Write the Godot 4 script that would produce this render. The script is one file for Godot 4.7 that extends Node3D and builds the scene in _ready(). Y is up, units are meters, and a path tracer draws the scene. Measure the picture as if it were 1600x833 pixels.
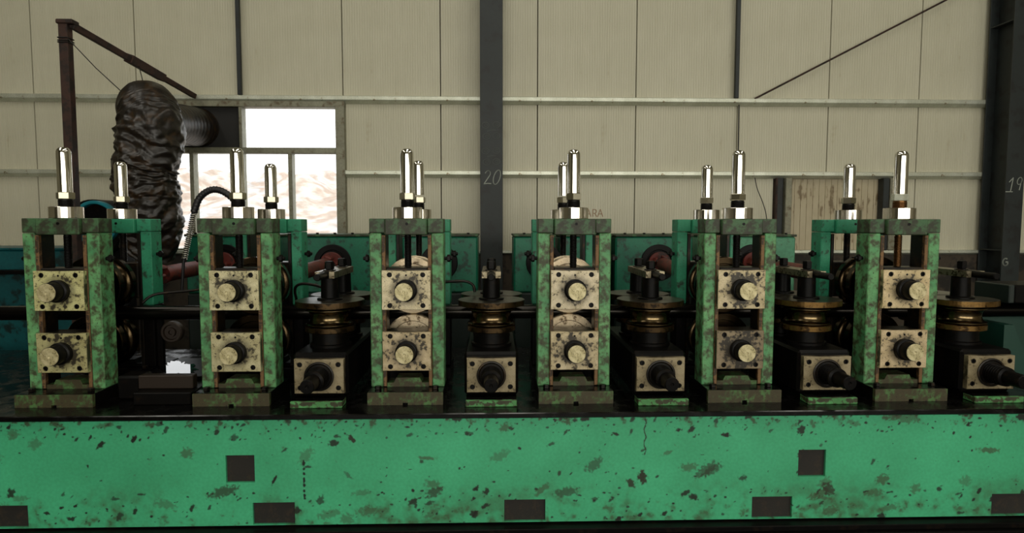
extends Node3D
# A tube mill in a steel shed. y is up, metres; the camera stands at x = 0, z = 0 and looks along -z.

# ------------------------------------------------------------------ mesh builder
class MB:
	var v := PackedVector3Array()
	var n := PackedVector3Array()
	var t := PackedVector2Array()

	func tri(a: Vector3, b: Vector3, c: Vector3, na: Vector3, nb: Vector3, nc: Vector3, ua := Vector2.ZERO, ub := Vector2.ZERO, uc := Vector2.ZERO) -> void:
		if (b - a).cross(c - a).dot(na + nb + nc) > 0.0:
			v.append_array([a, c, b]); n.append_array([na, nc, nb]); t.append_array([ua, uc, ub])
		else:
			v.append_array([a, b, c]); n.append_array([na, nb, nc]); t.append_array([ua, ub, uc])

	func quad(a: Vector3, b: Vector3, c: Vector3, d: Vector3, out: Vector3, ua := Vector2.ZERO, ub := Vector2.ZERO, uc := Vector2.ZERO, ud := Vector2.ZERO) -> void:
		tri(a, b, c, out, out, out, ua, ub, uc)
		tri(a, c, d, out, out, out, ua, uc, ud)

	# box with chamfered edges; c centre, s size
	func box(c: Vector3, s: Vector3, ch := 0.003, bs := Basis()) -> void:
		var h := s * 0.5
		ch = minf(ch, minf(h.x, minf(h.y, h.z)) * 0.7)
		var p := func(axis: int, g: Vector3) -> Vector3:
			var q := h - Vector3(ch, ch, ch)
			q[axis] = h[axis]
			return c + bs * (q * g)
		for ax in 3:
			var a1 := (ax + 1) % 3
			var a2 := (ax + 2) % 3
			for sg in [-1.0, 1.0]:
				var k := []
				for e in [[-1.0, -1.0], [1.0, -1.0], [1.0, 1.0], [-1.0, 1.0]]:
					var g := Vector3.ZERO
					g[ax] = sg; g[a1] = e[0]; g[a2] = e[1]
					k.append(p.call(ax, g))
				var nn := Vector3.ZERO
				nn[ax] = sg
				quad(k[0], k[1], k[2], k[3], bs * nn)
			# edges along ax
			for s1 in [-1.0, 1.0]:
				for s2 in [-1.0, 1.0]:
					var g0 := Vector3.ZERO
					g0[ax] = -1.0; g0[a1] = s1; g0[a2] = s2
					var g1 := g0
					g1[ax] = 1.0
					var nn := Vector3.ZERO
					nn[a1] = s1; nn[a2] = s2
					quad(p.call(a1, g0), p.call(a1, g1), p.call(a2, g1), p.call(a2, g0), bs * nn.normalized())
		for sx in [-1.0, 1.0]:
			for sy in [-1.0, 1.0]:
				for sz in [-1.0, 1.0]:
					var g := Vector3(sx, sy, sz)
					var nn: Vector3 = bs * g.normalized()
					tri(p.call(0, g), p.call(1, g), p.call(2, g), nn, nn, nn)

	# profile of (radius, height) from the bottom axis point outwards and up to the top axis point
	func lathe(prof: Array, seg := 32, xf := Transform3D(), soft := 35.0, facets := false) -> void:
		var m := prof.size() - 1
		var dn := []
		for i in m:
			var d: Vector2 = (prof[i + 1] - prof[i]).normalized()
			dn.append(Vector2(d.y, -d.x))
		var lim := cos(deg_to_rad(soft))
		for i in m:
			var p0: Vector2 = prof[i]
			var p1: Vector2 = prof[i + 1]
			var n0: Vector2 = dn[i]
			var n1: Vector2 = dn[i]
			if i > 0 and dn[i].dot(dn[i - 1]) > lim:
				n0 = (dn[i] + dn[i - 1]).normalized()
			if i < m - 1 and dn[i].dot(dn[i + 1]) > lim:
				n1 = (dn[i] + dn[i + 1]).normalized()
			for k in seg:
				var a := TAU * k / seg
				var b := TAU * (k + 1) / seg
				var ca := Vector3(cos(a), 0, sin(a))
				var cb := Vector3(cos(b), 0, sin(b))
				var up := Vector3.UP
				var A := xf * (ca * p0.x + up * p0.y)
				var B := xf * (cb * p0.x + up * p0.y)
				var C := xf * (cb * p1.x + up * p1.y)
				var D := xf * (ca * p1.x + up * p1.y)
				var bs := xf.basis
				var nA := bs * (ca * n0.x + up * n0.y)
				var nB := bs * (cb * n0.x + up * n0.y)
				var nC := bs * (cb * n1.x + up * n1.y)
				var nD := bs * (ca * n1.x + up * n1.y)
				if facets:
					nA = (nA + nB).normalized(); nB = nA
					nC = (nC + nD).normalized(); nD = nC
				if p1.x > 1e-6:
					tri(A, C, D, nA, nC, nD)
				if p0.x > 1e-6:
					tri(A, B, C, nA, nB, nC)

	func cyl(r: float, y0: float, y1: float, seg := 24, xf := Transform3D(), ch := 0.002) -> void:
		lathe([Vector2(0, y0), Vector2(r - ch, y0), Vector2(r, y0 + ch), Vector2(r, y1 - ch), Vector2(r - ch, y1), Vector2(0, y1)], seg, xf)

	# flat sided bar: polygon in the local xz plane, from y0 to y1
	func ngon(r: float, sides: int, y0: float, y1: float, xf := Transform3D(), ch := 0.002) -> void:
		for k in sides:
			var a := TAU * k / sides
			var b := TAU * (k + 1) / sides
			var ca := Vector3(cos(a), 0, sin(a))
			var cb := Vector3(cos(b), 0, sin(b))
			var mid := (ca + cb).normalized()
			var u0 := Vector3.UP * (y0 + ch)
			var u1 := Vector3.UP * (y1 - ch)
			var bs := xf.basis
			quad(xf * (ca * r + u0), xf * (cb * r + u0), xf * (cb * r + u1), xf * (ca * r + u1), bs * mid)
			var q := r - ch * 1.5
			quad(xf * (ca * r + u1), xf * (cb * r + u1), xf * (cb * q + Vector3.UP * y1), xf * (ca * q + Vector3.UP * y1), bs * (mid + Vector3.UP).normalized())
			quad(xf * (ca * r + u0), xf * (cb * r + u0), xf * (cb * q + Vector3.UP * y0), xf * (ca * q + Vector3.UP * y0), bs * (mid - Vector3.UP).normalized())
			tri(xf * (ca * q + Vector3.UP * y1), xf * (cb * q + Vector3.UP * y1), xf * (Vector3.UP * y1), bs.y, bs.y, bs.y)
			tri(xf * (ca * q + Vector3.UP * y0), xf * (cb * q + Vector3.UP * y0), xf * (Vector3.UP * y0), -bs.y, -bs.y, -bs.y)

	# polygon (any direction) in local xy, extruded from z0 to z1
	func ext(poly: PackedVector2Array, z0: float, z1: float, xf := Transform3D()) -> void:
		if Geometry2D.is_polygon_clockwise(poly):
			poly = poly.duplicate()
			poly.reverse()
		var idx := Geometry2D.triangulate_polygon(poly)
		var bs := xf.basis
		for i in range(0, idx.size(), 3):
			for e in [[z0, -1.0], [z1, 1.0]]:
				var q := []
				for j in 3:
					var c: Vector2 = poly[idx[i + j]]
					q.append(xf * Vector3(c.x, c.y, e[0]))
				var nn: Vector3 = bs * Vector3(0, 0, e[1])
				tri(q[0], q[1], q[2], nn, nn, nn)
		for i in poly.size():
			var a := poly[i]
			var b := poly[(i + 1) % poly.size()]
			var d := (b - a).normalized()
			quad(xf * Vector3(a.x, a.y, z0), xf * Vector3(b.x, b.y, z0), xf * Vector3(b.x, b.y, z1), xf * Vector3(a.x, a.y, z1), bs * Vector3(d.y, -d.x, 0))

	# tube along points; r a number or a Callable(fraction along, angle) -> radius
	func tube(pts: Array, r: Variant, seg := 12, caps := true) -> void:
		var m := pts.size()
		var grid := []
		var side := Vector3.ZERO
		for i in m:
			var tan: Vector3 = (pts[mini(i + 1, m - 1)] - pts[maxi(i - 1, 0)]).normalized()
			if i == 0:
				side = tan.cross(Vector3.UP if absf(tan.y) < 0.9 else Vector3.RIGHT).normalized()
			else:
				side = (side - tan * side.dot(tan)).normalized()
			var up := tan.cross(side)
			var row := []
			for k in seg:
				var a := TAU * k / seg
				var rr: float = r if r is float else r.call(float(i) / (m - 1), a)
				row.append(pts[i] + (side * cos(a) + up * sin(a)) * rr)
			grid.append(row)
		var nr := []
		for i in m:
			var row := []
			for k in seg:
				var du: Vector3 = grid[mini(i + 1, m - 1)][k] - grid[maxi(i - 1, 0)][k]
				var dv: Vector3 = grid[i][(k + 1) % seg] - grid[i][(k + seg - 1) % seg]
				var q := du.cross(dv).normalized()
				if q.dot(grid[i][k] - pts[i]) < 0:
					q = -q
				row.append(q)
			nr.append(row)
		for i in m - 1:
			for k in seg:
				var j := (k + 1) % seg
				tri(grid[i][k], grid[i][j], grid[i + 1][j], nr[i][k], nr[i][j], nr[i + 1][j])
				tri(grid[i][k], grid[i + 1][j], grid[i + 1][k], nr[i][k], nr[i + 1][j], nr[i + 1][k])
		if caps:
			for e in [[0, 1], [m - 1, m - 2]]:
				var nn: Vector3 = (pts[e[0]] - pts[e[1]]).normalized()
				for k in seg:
					tri(pts[e[0]], grid[e[0]][k], grid[e[0]][(k + 1) % seg], nn, nn, nn)

	# chalk line: a thin ribbon in the plane facing +z
	func ribbon(pts: Array, w: float, z: float) -> void:
		for i in pts.size() - 1:
			var a: Vector2 = pts[i]
			var b: Vector2 = pts[i + 1]
			var d := (b - a).normalized()
			var s := Vector2(-d.y, d.x) * w * 0.5
			var e := d * w * 0.3
			var P := PackedVector2Array([a - e - s, b + e - s, b + e + s, a - e + s])
			ext(P, z, z + 0.0015)

	func done() -> ArrayMesh:
		var arr := []
		arr.resize(Mesh.ARRAY_MAX)
		arr[Mesh.ARRAY_VERTEX] = v
		arr[Mesh.ARRAY_NORMAL] = n
		arr[Mesh.ARRAY_TEX_UV] = t
		var m := ArrayMesh.new()
		m.add_surface_from_arrays(Mesh.PRIMITIVE_TRIANGLES, arr)
		return m

# ------------------------------------------------------------------ names and tags
var taken := {}
func numbered(called: String) -> String:
	var k: int = taken.get(called, 0)
	taken[called] = k + 1
	return called if k == 0 else "%s_%03d" % [called, k]

func obj(called: String, b: Variant, m: Material, parent: Node = self, at := Vector3.ZERO) -> MeshInstance3D:
	var o := MeshInstance3D.new()
	o.name = numbered(called) if parent == self else called
	o.mesh = b if b is Mesh else b.done()
	o.material_override = m
	o.position = at
	o.cast_shadow = GeometryInstance3D.SHADOW_CASTING_SETTING_ON
	parent.add_child(o, true)
	return o

func tag(o: Node, label: String, category: String, group := "") -> Node:
	o.set_meta("label", label)
	o.set_meta("category", category)
	if group:
		o.set_meta("group", group)
	return o

func thing(called: String, label: String, category: String, at := Vector3.ZERO, group := "") -> Node3D:
	var o := Node3D.new()
	o.name = numbered(called)
	o.position = at
	add_child(o)
	tag(o, label, category, group)
	return o

func struct(called: String, b: Variant, m: Material, label: String, category: String) -> MeshInstance3D:
	var o := obj(called, b, m)
	o.set_meta("kind", "structure")
	tag(o, label, category)
	return o

func copy(src: Node3D, base: String, at: Vector3, label: String) -> Node3D:
	var c: Node3D = src.duplicate()
	c.name = numbered(base)
	c.position = at
	add_child(c)
	c.set_meta("label", label)
	return c

func bx(c: Vector3, s: Vector3, ch := 0.003) -> MB:
	var b := MB.new()
	b.box(c, s, ch)
	return b

# box given by its limits
func bl(x0: float, x1: float, y0: float, y1: float, z0: float, z1: float, ch := 0.003) -> MB:
	return bx(Vector3((x0 + x1) / 2, (y0 + y1) / 2, (z0 + z1) / 2), Vector3(absf(x1 - x0), absf(y1 - y0), absf(z1 - z0)), ch)

func axz(at: Vector3) -> Transform3D:   # local y points along +z
	return Transform3D(Basis(Vector3.RIGHT, Vector3(0, 0, 1), Vector3(0, -1, 0)), at)

func axx(at: Vector3) -> Transform3D:   # local y points along +x
	return Transform3D(Basis(Vector3(0, -1, 0), Vector3.RIGHT, Vector3(0, 0, 1)), at)

func along(a: Vector3, b: Vector3) -> Transform3D:  # local y from a to b
	var y := (b - a).normalized()
	var x := y.cross(Vector3(0.3, 0.9, 0.2) if absf(y.y) < 0.9 else Vector3(1, 0, 0.1)).normalized()
	return Transform3D(Basis(x, y, x.cross(y)), a)

func smooth_path(p: Array, per := 12) -> Array:
	var out := []
	for i in p.size() - 1:
		var a: Vector3 = p[maxi(i - 1, 0)]
		var d: Vector3 = p[mini(i + 2, p.size() - 1)]
		for k in per:
			out.append((p[i] as Vector3).cubic_interpolate(p[i + 1], a, d, float(k) / per))
	out.append(p[-1])
	return out

# ------------------------------------------------------------------ textures and materials
func nz(w: int, h: int, freq: float, oct: int, sd: int, kind := FastNoiseLite.TYPE_SIMPLEX_SMOOTH, seamless := true) -> PackedByteArray:
	var f := FastNoiseLite.new()
	f.noise_type = kind
	f.seed = sd
	f.frequency = freq
	f.fractal_octaves = oct
	f.fractal_type = FastNoiseLite.FRACTAL_FBM if oct > 1 else FastNoiseLite.FRACTAL_NONE
	var im := f.get_seamless_image(w, h) if seamless else f.get_image(w, h)
	im.convert(Image.FORMAT_L8)
	return im.get_data()

func tex(w: int, h: int, bytes: PackedByteArray) -> ImageTexture:
	return ImageTexture.create_from_image(Image.create_from_data(w, h, false, Image.FORMAT_RGB8, bytes))

# layered paint: two tones, grime in soft patches with hard little cores, fine specks
func paint_tex(size: int, sd: int, a: Color, b: Color, grime: Color, level: float, soft: float, speck: float, f := 0.008) -> ImageTexture:
	var n1 := nz(size, size, f * 0.6, 3, sd)
	var n2 := nz(size, size, f * 1.6, 5, sd + 1)
	var n3 := nz(size, size, f * 9.0, 2, sd + 2)
	var n4 := nz(size, size, f * 5.0, 3, sd + 3)
	var out := PackedByteArray()
	out.resize(size * size * 3)
	for i in size * size:
		var c := a.lerp(b, n1[i] / 255.0)
		var q := n2[i] * 0.55 + n4[i] * 0.3 + n3[i] * 0.15
		var g := smoothstep(level - soft, level + soft, q / 255.0)
		c = c.lerp(grime, g * 0.88)
		if n3[i] * 0.6 + n4[i] * 0.4 > speck * 255.0:
			c = c.lerp(Color(0.1, 0.09, 0.07), 0.75)
		var e := 0.93 + 0.14 * n3[i] / 255.0
		out[i * 3] = clampi(int(c.r * e * 255), 0, 255)
		out[i * 3 + 1] = clampi(int(c.g * e * 255), 0, 255)
		out[i * 3 + 2] = clampi(int(c.b * e * 255), 0, 255)
	return tex(size, size, out)

# cover plate of .24 m: worn pale metal, oil worked out from the shaft hole
func plate_tex(sd: int, ring: float, spread: float, base: Color, oil: Color) -> ImageTexture:
	var s := 256
	var n1 := nz(s, s, 0.012, 4, sd)
	var n2 := nz(s, s, 0.04, 4, sd + 1)
	var n3 := nz(s, s, 0.12, 2, sd + 2)
	var out := PackedByteArray()
	out.resize(s * s * 3)
	for y in s:
		for x in s:
			var i := y * s + x
			var d := Vector2(x - 127.5, (y - 127.5) * 1.05).length() / 128.0
			var m := n2[i] / 255.0
			var g := smoothstep(-0.1, 0.26, ring + (m - 0.5) * spread * 0.8 + (n1[i] / 255.0 - 0.5) * 0.7 - d)
			g = maxf(g, smoothstep(0.74, 0.36, d) * (0.35 + 0.5 * m))
			g = maxf(g, smoothstep(0.63, 0.72, m * 0.7 + n1[i] / 255.0 * 0.3) * 0.6)
			if n3[i] > 198 and n1[i] > 105:
				g = maxf(g, 0.7)
			var c := base.lerp(base * Color(0.82, 0.8, 0.72), n1[i] / 255.0)
			c = c.lerp(oil, g * 0.86)
			var e := 0.92 + 0.16 * n3[i] / 255.0
			out[i * 3] = clampi(int(c.r * e * 255), 0, 255)
			out[i * 3 + 1] = clampi(int(c.g * e * 255), 0, 255)
			out[i * 3 + 2] = clampi(int(c.b * e * 255), 0, 255)
	return tex(s, s, out)

# tall streaks for wall sheets, drips
func streak_tex(w: int, h: int, sd: int, a: Color, b: Color, dirt: Color, level: float, amt: float) -> ImageTexture:
	var n1 := nz(w, h, 0.006, 3, sd)
	var n2 := nz(w, 64, 0.05, 3, sd + 1)
	var n3 := nz(w, h, 0.05, 3, sd + 2)
	var out := PackedByteArray()
	out.resize(w * h * 3)
	for y in h:
		for x in w:
			var i := y * w + x
			var st := n2[(y * 64 / h) * w + x] / 255.0
			var c := a.lerp(b, n1[i] / 255.0 * 0.6 + st * 0.4)
			var g := smoothstep(level, level + 0.16, st * 0.55 + n1[i] / 255.0 * 0.25 + n3[i] / 255.0 * 0.2)
			c = c.lerp(dirt, g * amt)
			out[i * 3] = clampi(int(c.r * 255), 0, 255)
			out[i * 3 + 1] = clampi(int(c.g * 255), 0, 255)
			out[i * 3 + 2] = clampi(int(c.b * 255), 0, 255)
	return tex(w, h, out)

func grey_tex(size: int, sd: int, freq: float, lo: float, hi: float, oct := 4) -> ImageTexture:
	var n1 := nz(size, size, freq, oct, sd)
	var out := PackedByteArray()
	out.resize(size * size * 3)
	for i in size * size:
		var g := int(255 * lerpf(lo, hi, smoothstep(0.25, 0.75, n1[i] / 255.0)))
		out[i * 3] = g; out[i * 3 + 1] = g; out[i * 3 + 2] = g
	return tex(size, size, out)

const BED_X0 := -2.7
const BED_X1 := 2.9
const BED_Y0 := 0.13
const BED_Y1 := 0.63
func bed_tex() -> ImageTexture:
	var w := 2048
	var h := 184
	var ppm := w / (BED_X1 - BED_X0)
	var n1 := nz(w, h, 0.006, 3, 501, FastNoiseLite.TYPE_SIMPLEX_SMOOTH, false)
	var n2 := nz(w, h, 0.035, 4, 502, FastNoiseLite.TYPE_SIMPLEX_SMOOTH, false)
	var n3 := nz(w, h, 0.14, 3, 503, FastNoiseLite.TYPE_SIMPLEX_SMOOTH, false)
	var a := Color(0.285, 0.715, 0.52)
	var b := Color(0.245, 0.63, 0.45)
	var dirt := Color(0.24, 0.22, 0.15)
	var px := PackedColorArray()
	px.resize(w * h)
	for y in h:
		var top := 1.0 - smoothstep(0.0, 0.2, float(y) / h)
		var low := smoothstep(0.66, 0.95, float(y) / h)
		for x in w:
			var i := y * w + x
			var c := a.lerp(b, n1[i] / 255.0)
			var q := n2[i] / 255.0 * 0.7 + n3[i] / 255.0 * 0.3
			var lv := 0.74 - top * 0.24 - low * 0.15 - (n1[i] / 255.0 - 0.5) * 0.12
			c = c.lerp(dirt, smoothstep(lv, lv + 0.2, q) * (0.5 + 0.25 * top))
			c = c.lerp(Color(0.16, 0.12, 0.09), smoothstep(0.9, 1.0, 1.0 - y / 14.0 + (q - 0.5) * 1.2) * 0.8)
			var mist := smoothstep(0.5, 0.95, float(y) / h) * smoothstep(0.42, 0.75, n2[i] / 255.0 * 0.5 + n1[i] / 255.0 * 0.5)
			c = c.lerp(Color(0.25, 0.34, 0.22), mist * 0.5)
			px[i] = c * (0.95 + 0.1 * n3[i] / 255.0)
	var rng := RandomNumberGenerator.new()
	rng.seed = 77
	var marks := []   # x, y (pixels), half length, half width, angle, colour, strength
	for k in 760:
		var yy := rng.randf()
		var edge := rng.randf()
		if edge < 0.4:
			yy = yy * 0.2
		elif edge < 0.75:
			yy = 0.68 + yy * 0.3
		var big := rng.randf()
		var l := rng.randf_range(1.0, 3.2) if big < 0.86 else rng.randf_range(4.0, 9.0)
		marks.append([rng.randf() * w, yy * h, l, l * rng.randf_range(0.25, 0.8), rng.randf_range(-1.2, 0.4), Color(0.11, 0.1, 0.08), rng.randf_range(0.5, 0.95)])
	for k in 46:
		marks.append([rng.randf() * w, h * (rng.randf_range(0.62, 0.95) if rng.randf() < 0.6 else rng.randf_range(0.05, 0.5)), rng.randf_range(8, 22), rng.randf_range(3, 10), rng.randf_range(-0.9, 0.3), Color(0.25, 0.25, 0.17), rng.randf_range(0.3, 0.6)])
	var P := func(xp: float, yp: float) -> Vector2:   # metres on the plate to texture pixels
		return Vector2((xp - BED_X0) * ppm, (BED_Y1 - yp) * ppm)
	for e in [[0.68, 0.335, 12, 8, 1.3, 0.9], [1.0, 0.365, 20, 7, -0.5, 0.45], [0.63, 0.31, 9, 6, 0.8, 0.8], [0.33, 0.27, 22, 8, -0.2, 0.5], [0.98, 0.37, 24, 9, -0.6, 0.5], [0.46, 0.40, 18, 9, -0.7, 0.45], [-0.64, 0.53, 9, 4, 0.8, 0.9], [-1.22, 0.29, 26, 9, -0.3, 0.6], [-0.66, 0.36, 9, 3, 0.7, 0.4], [0.30, 0.36, 5, 3, -1.2, 0.7], [1.55, 0.27, 14, 9, 0.9, 0.7], [-0.27, 0.28, 16, 8, -0.4, 0.6]]:
		var c: Vector2 = P.call(e[0], e[1])
		marks.append([c.x, c.y, e[2], e[3], e[4], Color(0.17, 0.15, 0.11), e[5]])
	for k in 7:
		var c: Vector2 = P.call(-0.855, 0.42 - 0.026 * k)
		marks.append([c.x, c.y, 3.2 if k % 3 else 6.0, 2.0, PI / 2, Color(0.08, 0.08, 0.07), 0.95])
	for k in 40:   # the long run of oil
		var c: Vector2 = P.call(0.69 + 0.004 * sin(k * 0.4), 0.61 - 0.0042 * k)
		marks.append([c.x, c.y, 2.4, 0.9, PI / 2, Color(0.13, 0.12, 0.09), 0.7])
	for m in marks:
		var R := int(m[2]) + 2
		var ca := cos(m[4])
		var sa := sin(m[4])
		for dy in range(-R, R + 1):
			for dx in range(-R, R + 1):
				var x := int(m[0]) + dx
				var y := int(m[1]) + dy
				if x < 0 or y < 0 or x >= w or y >= h:
					continue
				var i := y * w + x
				var u: float = (dx * ca + dy * sa) / m[2]
				var q: float = (-dx * sa + dy * ca) / m[3]
				var s := 1.0 - smoothstep(0.6, 1.15, sqrt(u * u + q * q) + (n3[i] / 255.0 - 0.5) * 1.1)
				px[i] = px[i].lerp(m[5], s * m[6])
	var out := PackedByteArray()
	out.resize(w * h * 3)
	for i in w * h:
		out[i * 3] = clampi(int(px[i].r * 255), 0, 255)
		out[i * 3 + 1] = clampi(int(px[i].g * 255), 0, 255)
		out[i * 3 + 2] = clampi(int(px[i].b * 255), 0, 255)
	return tex(w, h, out)

func mat(c: Color, rough: float, metal := 0.0, t: Texture2D = null, tile := 0.0, world := false) -> StandardMaterial3D:
	var m := StandardMaterial3D.new()
	m.albedo_color = c
	m.roughness = rough
	m.metallic = metal
	if t:
		m.albedo_texture = t
		if tile > 0.0:
			m.uv1_triplanar = true
			m.uv1_world_triplanar = world
			m.uv1_scale = Vector3.ONE / tile
			m.uv1_triplanar_sharpness = 8.0
	return m

var M := {}
func materials() -> void:
	M.post = mat(Color.WHITE, 0.55, 0.0, paint_tex(512, 11, Color(0.44, 0.67, 0.43), Color(0.27, 0.53, 0.34), Color(0.21, 0.19, 0.11), 0.55, 0.2, 0.78, 0.009), 0.55, true)
	M.cap = mat(Color.WHITE, 0.55, 0.0, paint_tex(256, 31, Color(0.30, 0.45, 0.27), Color(0.20, 0.34, 0.22), Color(0.16, 0.15, 0.09), 0.49, 0.15, 0.8), 0.3, true)
	M.rear = mat(Color.WHITE, 0.5, 0.0, paint_tex(512, 51, Color(0.19, 0.56, 0.41), Color(0.13, 0.46, 0.34), Color(0.13, 0.17, 0.12), 0.68, 0.12, 0.84), 0.6, true)
	M.foot = mat(Color.WHITE, 0.6, 0.0, paint_tex(256, 71, Color(0.34, 0.52, 0.28), Color(0.25, 0.40, 0.21), Color(0.23, 0.18, 0.10), 0.42, 0.14, 0.76), 0.3, true)
	M.sidefoot = mat(Color.WHITE, 0.6, 0.0, paint_tex(256, 75, Color(0.34, 0.62, 0.36), Color(0.27, 0.5, 0.28), Color(0.2, 0.17, 0.1), 0.55, 0.06, 0.78), 0.3, true)
	M.gear = mat(Color.WHITE, 0.45, 0.0, paint_tex(512, 91, Color(0.08, 0.46, 0.34), Color(0.06, 0.38, 0.29), Color(0.09, 0.2, 0.16), 0.62, 0.1, 0.86), 0.9, true)
	M.gear_pale = mat(Color.WHITE, 0.5, 0.0, paint_tex(256, 95, Color(0.36, 0.62, 0.48), Color(0.28, 0.54, 0.41), Color(0.2, 0.3, 0.2), 0.66, 0.1, 0.86), 0.6, true)
	M.teal = mat(Color.WHITE, 0.4, 0.0, paint_tex(256, 101, Color(0.06, 0.34, 0.35), Color(0.04, 0.26, 0.28), Color(0.05, 0.12, 0.12), 0.62, 0.1, 0.86), 0.7, true)
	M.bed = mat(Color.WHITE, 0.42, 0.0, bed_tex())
	var pale := Color(0.87, 0.82, 0.69)
	M.plates = []
	for k in 6:
		var m := mat(Color.WHITE, 0.45, 0.12, plate_tex(200 + k * 7, [0.56, 0.6, 0.54, 0.5, 0.66, 0.5][k], [0.9, 0.7, 1.0, 0.8, 1.0, 1.1][k], [Color(0.85, 0.84, 0.62), Color(0.86, 0.83, 0.68), pale, Color(0.86, 0.81, 0.7), Color(0.82, 0.76, 0.62), Color(0.86, 0.78, 0.62)][k], Color(0.13, 0.11, 0.075)), 0.25)
		m.uv1_offset = Vector3(0.5, 0.5, 0.5)
		M.plates.append(m)
	M.lowplates = []
	for k in 6:
		var m := mat(Color.WHITE, 0.45, 0.12, plate_tex(400 + k * 7, [0.66, 0.55, 0.6, 0.66, 0.78, 0.5][k], [0.9, 0.7, 1.0, 0.8, 1.1, 1.0][k], [Color(0.74, 0.72, 0.53), Color(0.78, 0.75, 0.6), Color(0.78, 0.71, 0.58), Color(0.8, 0.74, 0.61), Color(0.56, 0.5, 0.4), Color(0.82, 0.74, 0.6)][k], Color(0.13, 0.11, 0.075)), 0.25)
		m.uv1_offset = Vector3(0.5, 0.5, 0.5)
		M.lowplates.append(m)
	var sp := mat(Color.WHITE, 0.42, 0.35, plate_tex(260, 0.42, 0.35, Color(0.62, 0.57, 0.46), Color(0.16, 0.13, 0.09)), 0.25)
	sp.uv1_offset = Vector3(0.5, 0.5, 0.5)
	M.sideplate = sp
	M.shaftend = mat(Color.WHITE, 0.45, 0.3, plate_tex(271, 0.1, 1.3, Color(0.84, 0.8, 0.64), Color(0.2, 0.17, 0.11)), 0.1)
	M.black = mat(Color(0.05, 0.045, 0.04), 0.42, 0.1, null)
	M.blackpaint = mat(Color.WHITE, 0.4, 0.1, paint_tex(256, 121, Color(0.05, 0.045, 0.04), Color(0.03, 0.027, 0.025), Color(0.095, 0.07, 0.05), 0.66, 0.1, 0.9), 0.4, true)
	M.blackpaint.metallic_specular = 0.22
	M.blackpaint.metallic = 0.0
	M.black.metallic_specular = 0.3
	M.darksteel = mat(Color.WHITE, 0.38, 0.6, paint_tex(256, 131, Color(0.13, 0.115, 0.095), Color(0.085, 0.075, 0.06), Color(0.22, 0.16, 0.09), 0.64, 0.1, 0.9), 0.25, true)
	M.roll = mat(Color(0.22, 0.18, 0.125), 0.2, 1.0)
	M.rollbright = mat(Color.WHITE, 0.34, 0.8, paint_tex(256, 141, Color(0.8, 0.74, 0.63), Color(0.7, 0.63, 0.52), Color(0.3, 0.24, 0.17), 0.66, 0.1, 0.9), 0.2, true)
	M.bronze = mat(Color.WHITE, 0.3, 0.85, paint_tex(256, 151, Color(0.34, 0.27, 0.17), Color(0.22, 0.165, 0.1), Color(0.1, 0.08, 0.055), 0.55, 0.12, 0.9), 0.2, true)
	M.disc = mat(Color.WHITE, 0.28, 0.6, paint_tex(256, 161, Color(0.36, 0.34, 0.29), Color(0.26, 0.25, 0.21), Color(0.12, 0.1, 0.08), 0.56, 0.1, 0.9), 0.3, true)
	M.chrome = mat(Color(0.86, 0.85, 0.82), 0.1, 1.0)
	M.collar = mat(Color(0.8, 0.78, 0.74), 0.16, 1.0)
	M.nut = mat(Color(0.64, 0.62, 0.55), 0.28, 1.0)
	M.copper = mat(Color(0.42, 0.3, 0.18), 0.35, 0.9)
	M.wear = mat(Color.WHITE, 0.6, 0.2, paint_tex(256, 171, Color(0.50, 0.38, 0.24), Color(0.38, 0.27, 0.16), Color(0.2, 0.15, 0.1), 0.56, 0.1, 0.85), 0.2, true)
	M.rust = mat(Color.WHITE, 0.75, 0.1, paint_tex(256, 181, Color(0.27, 0.17, 0.13), Color(0.2, 0.13, 0.1), Color(0.12, 0.09, 0.07), 0.58, 0.1, 0.88), 0.4, true)
	M.galv = mat(Color.WHITE, 0.42, 0.55, paint_tex(256, 191, Color(0.86, 0.87, 0.81), Color(0.76, 0.77, 0.70), Color(0.45, 0.38, 0.26), 0.74, 0.08, 0.95, 0.02), 0.7, true)
	M.frame = mat(Color.WHITE, 0.5, 0.3, paint_tex(256, 195, Color(0.56, 0.56, 0.48), Color(0.47, 0.46, 0.39), Color(0.36, 0.31, 0.23), 0.68, 0.14, 0.92), 0.5, true)
	M.column = mat(Color.WHITE, 0.55, 0.0, paint_tex(256, 211, Color(0.135, 0.16, 0.158), Color(0.11, 0.135, 0.135), Color(0.08, 0.085, 0.08), 0.64, 0.1, 0.9), 1.1, true)
	M.panel = mat(Color.WHITE, 0.5, 0.0, streak_tex(512, 512, 221, Color(0.79, 0.775, 0.69), Color(0.74, 0.725, 0.635), Color(0.60, 0.54, 0.42), 0.70, 0.35), 2.3, true)
	M.doorleaf = mat(Color.WHITE, 0.55, 0.0, streak_tex(256, 256, 231, Color(0.76, 0.72, 0.61), Color(0.66, 0.61, 0.5), Color(0.34, 0.27, 0.17), 0.6, 0.6), 0.9, true)
	M.backing = mat(Color(0.17, 0.13, 0.09), 0.8)
	M.dado = mat(Color.WHITE, 0.8, 0.0, paint_tex(256, 241, Color(0.27, 0.23, 0.18), Color(0.2, 0.17, 0.13), Color(0.1, 0.09, 0.07), 0.56, 0.1, 0.9), 1.2, true)
	M.shell = mat(Color.WHITE, 0.7, 0.0, streak_tex(256, 256, 251, Color(0.62, 0.60, 0.50), Color(0.54, 0.52, 0.43), Color(0.4, 0.36, 0.28), 0.62, 0.5), 3.0, true)
	var oil := mat(Color(0.025, 0.022, 0.02), 1.0, 0.0)
	oil.roughness_texture = grey_tex(512, 261, 0.012, 0.12, 0.3, 3)
	oil.uv1_triplanar = true
	oil.uv1_world_triplanar = true
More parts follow.
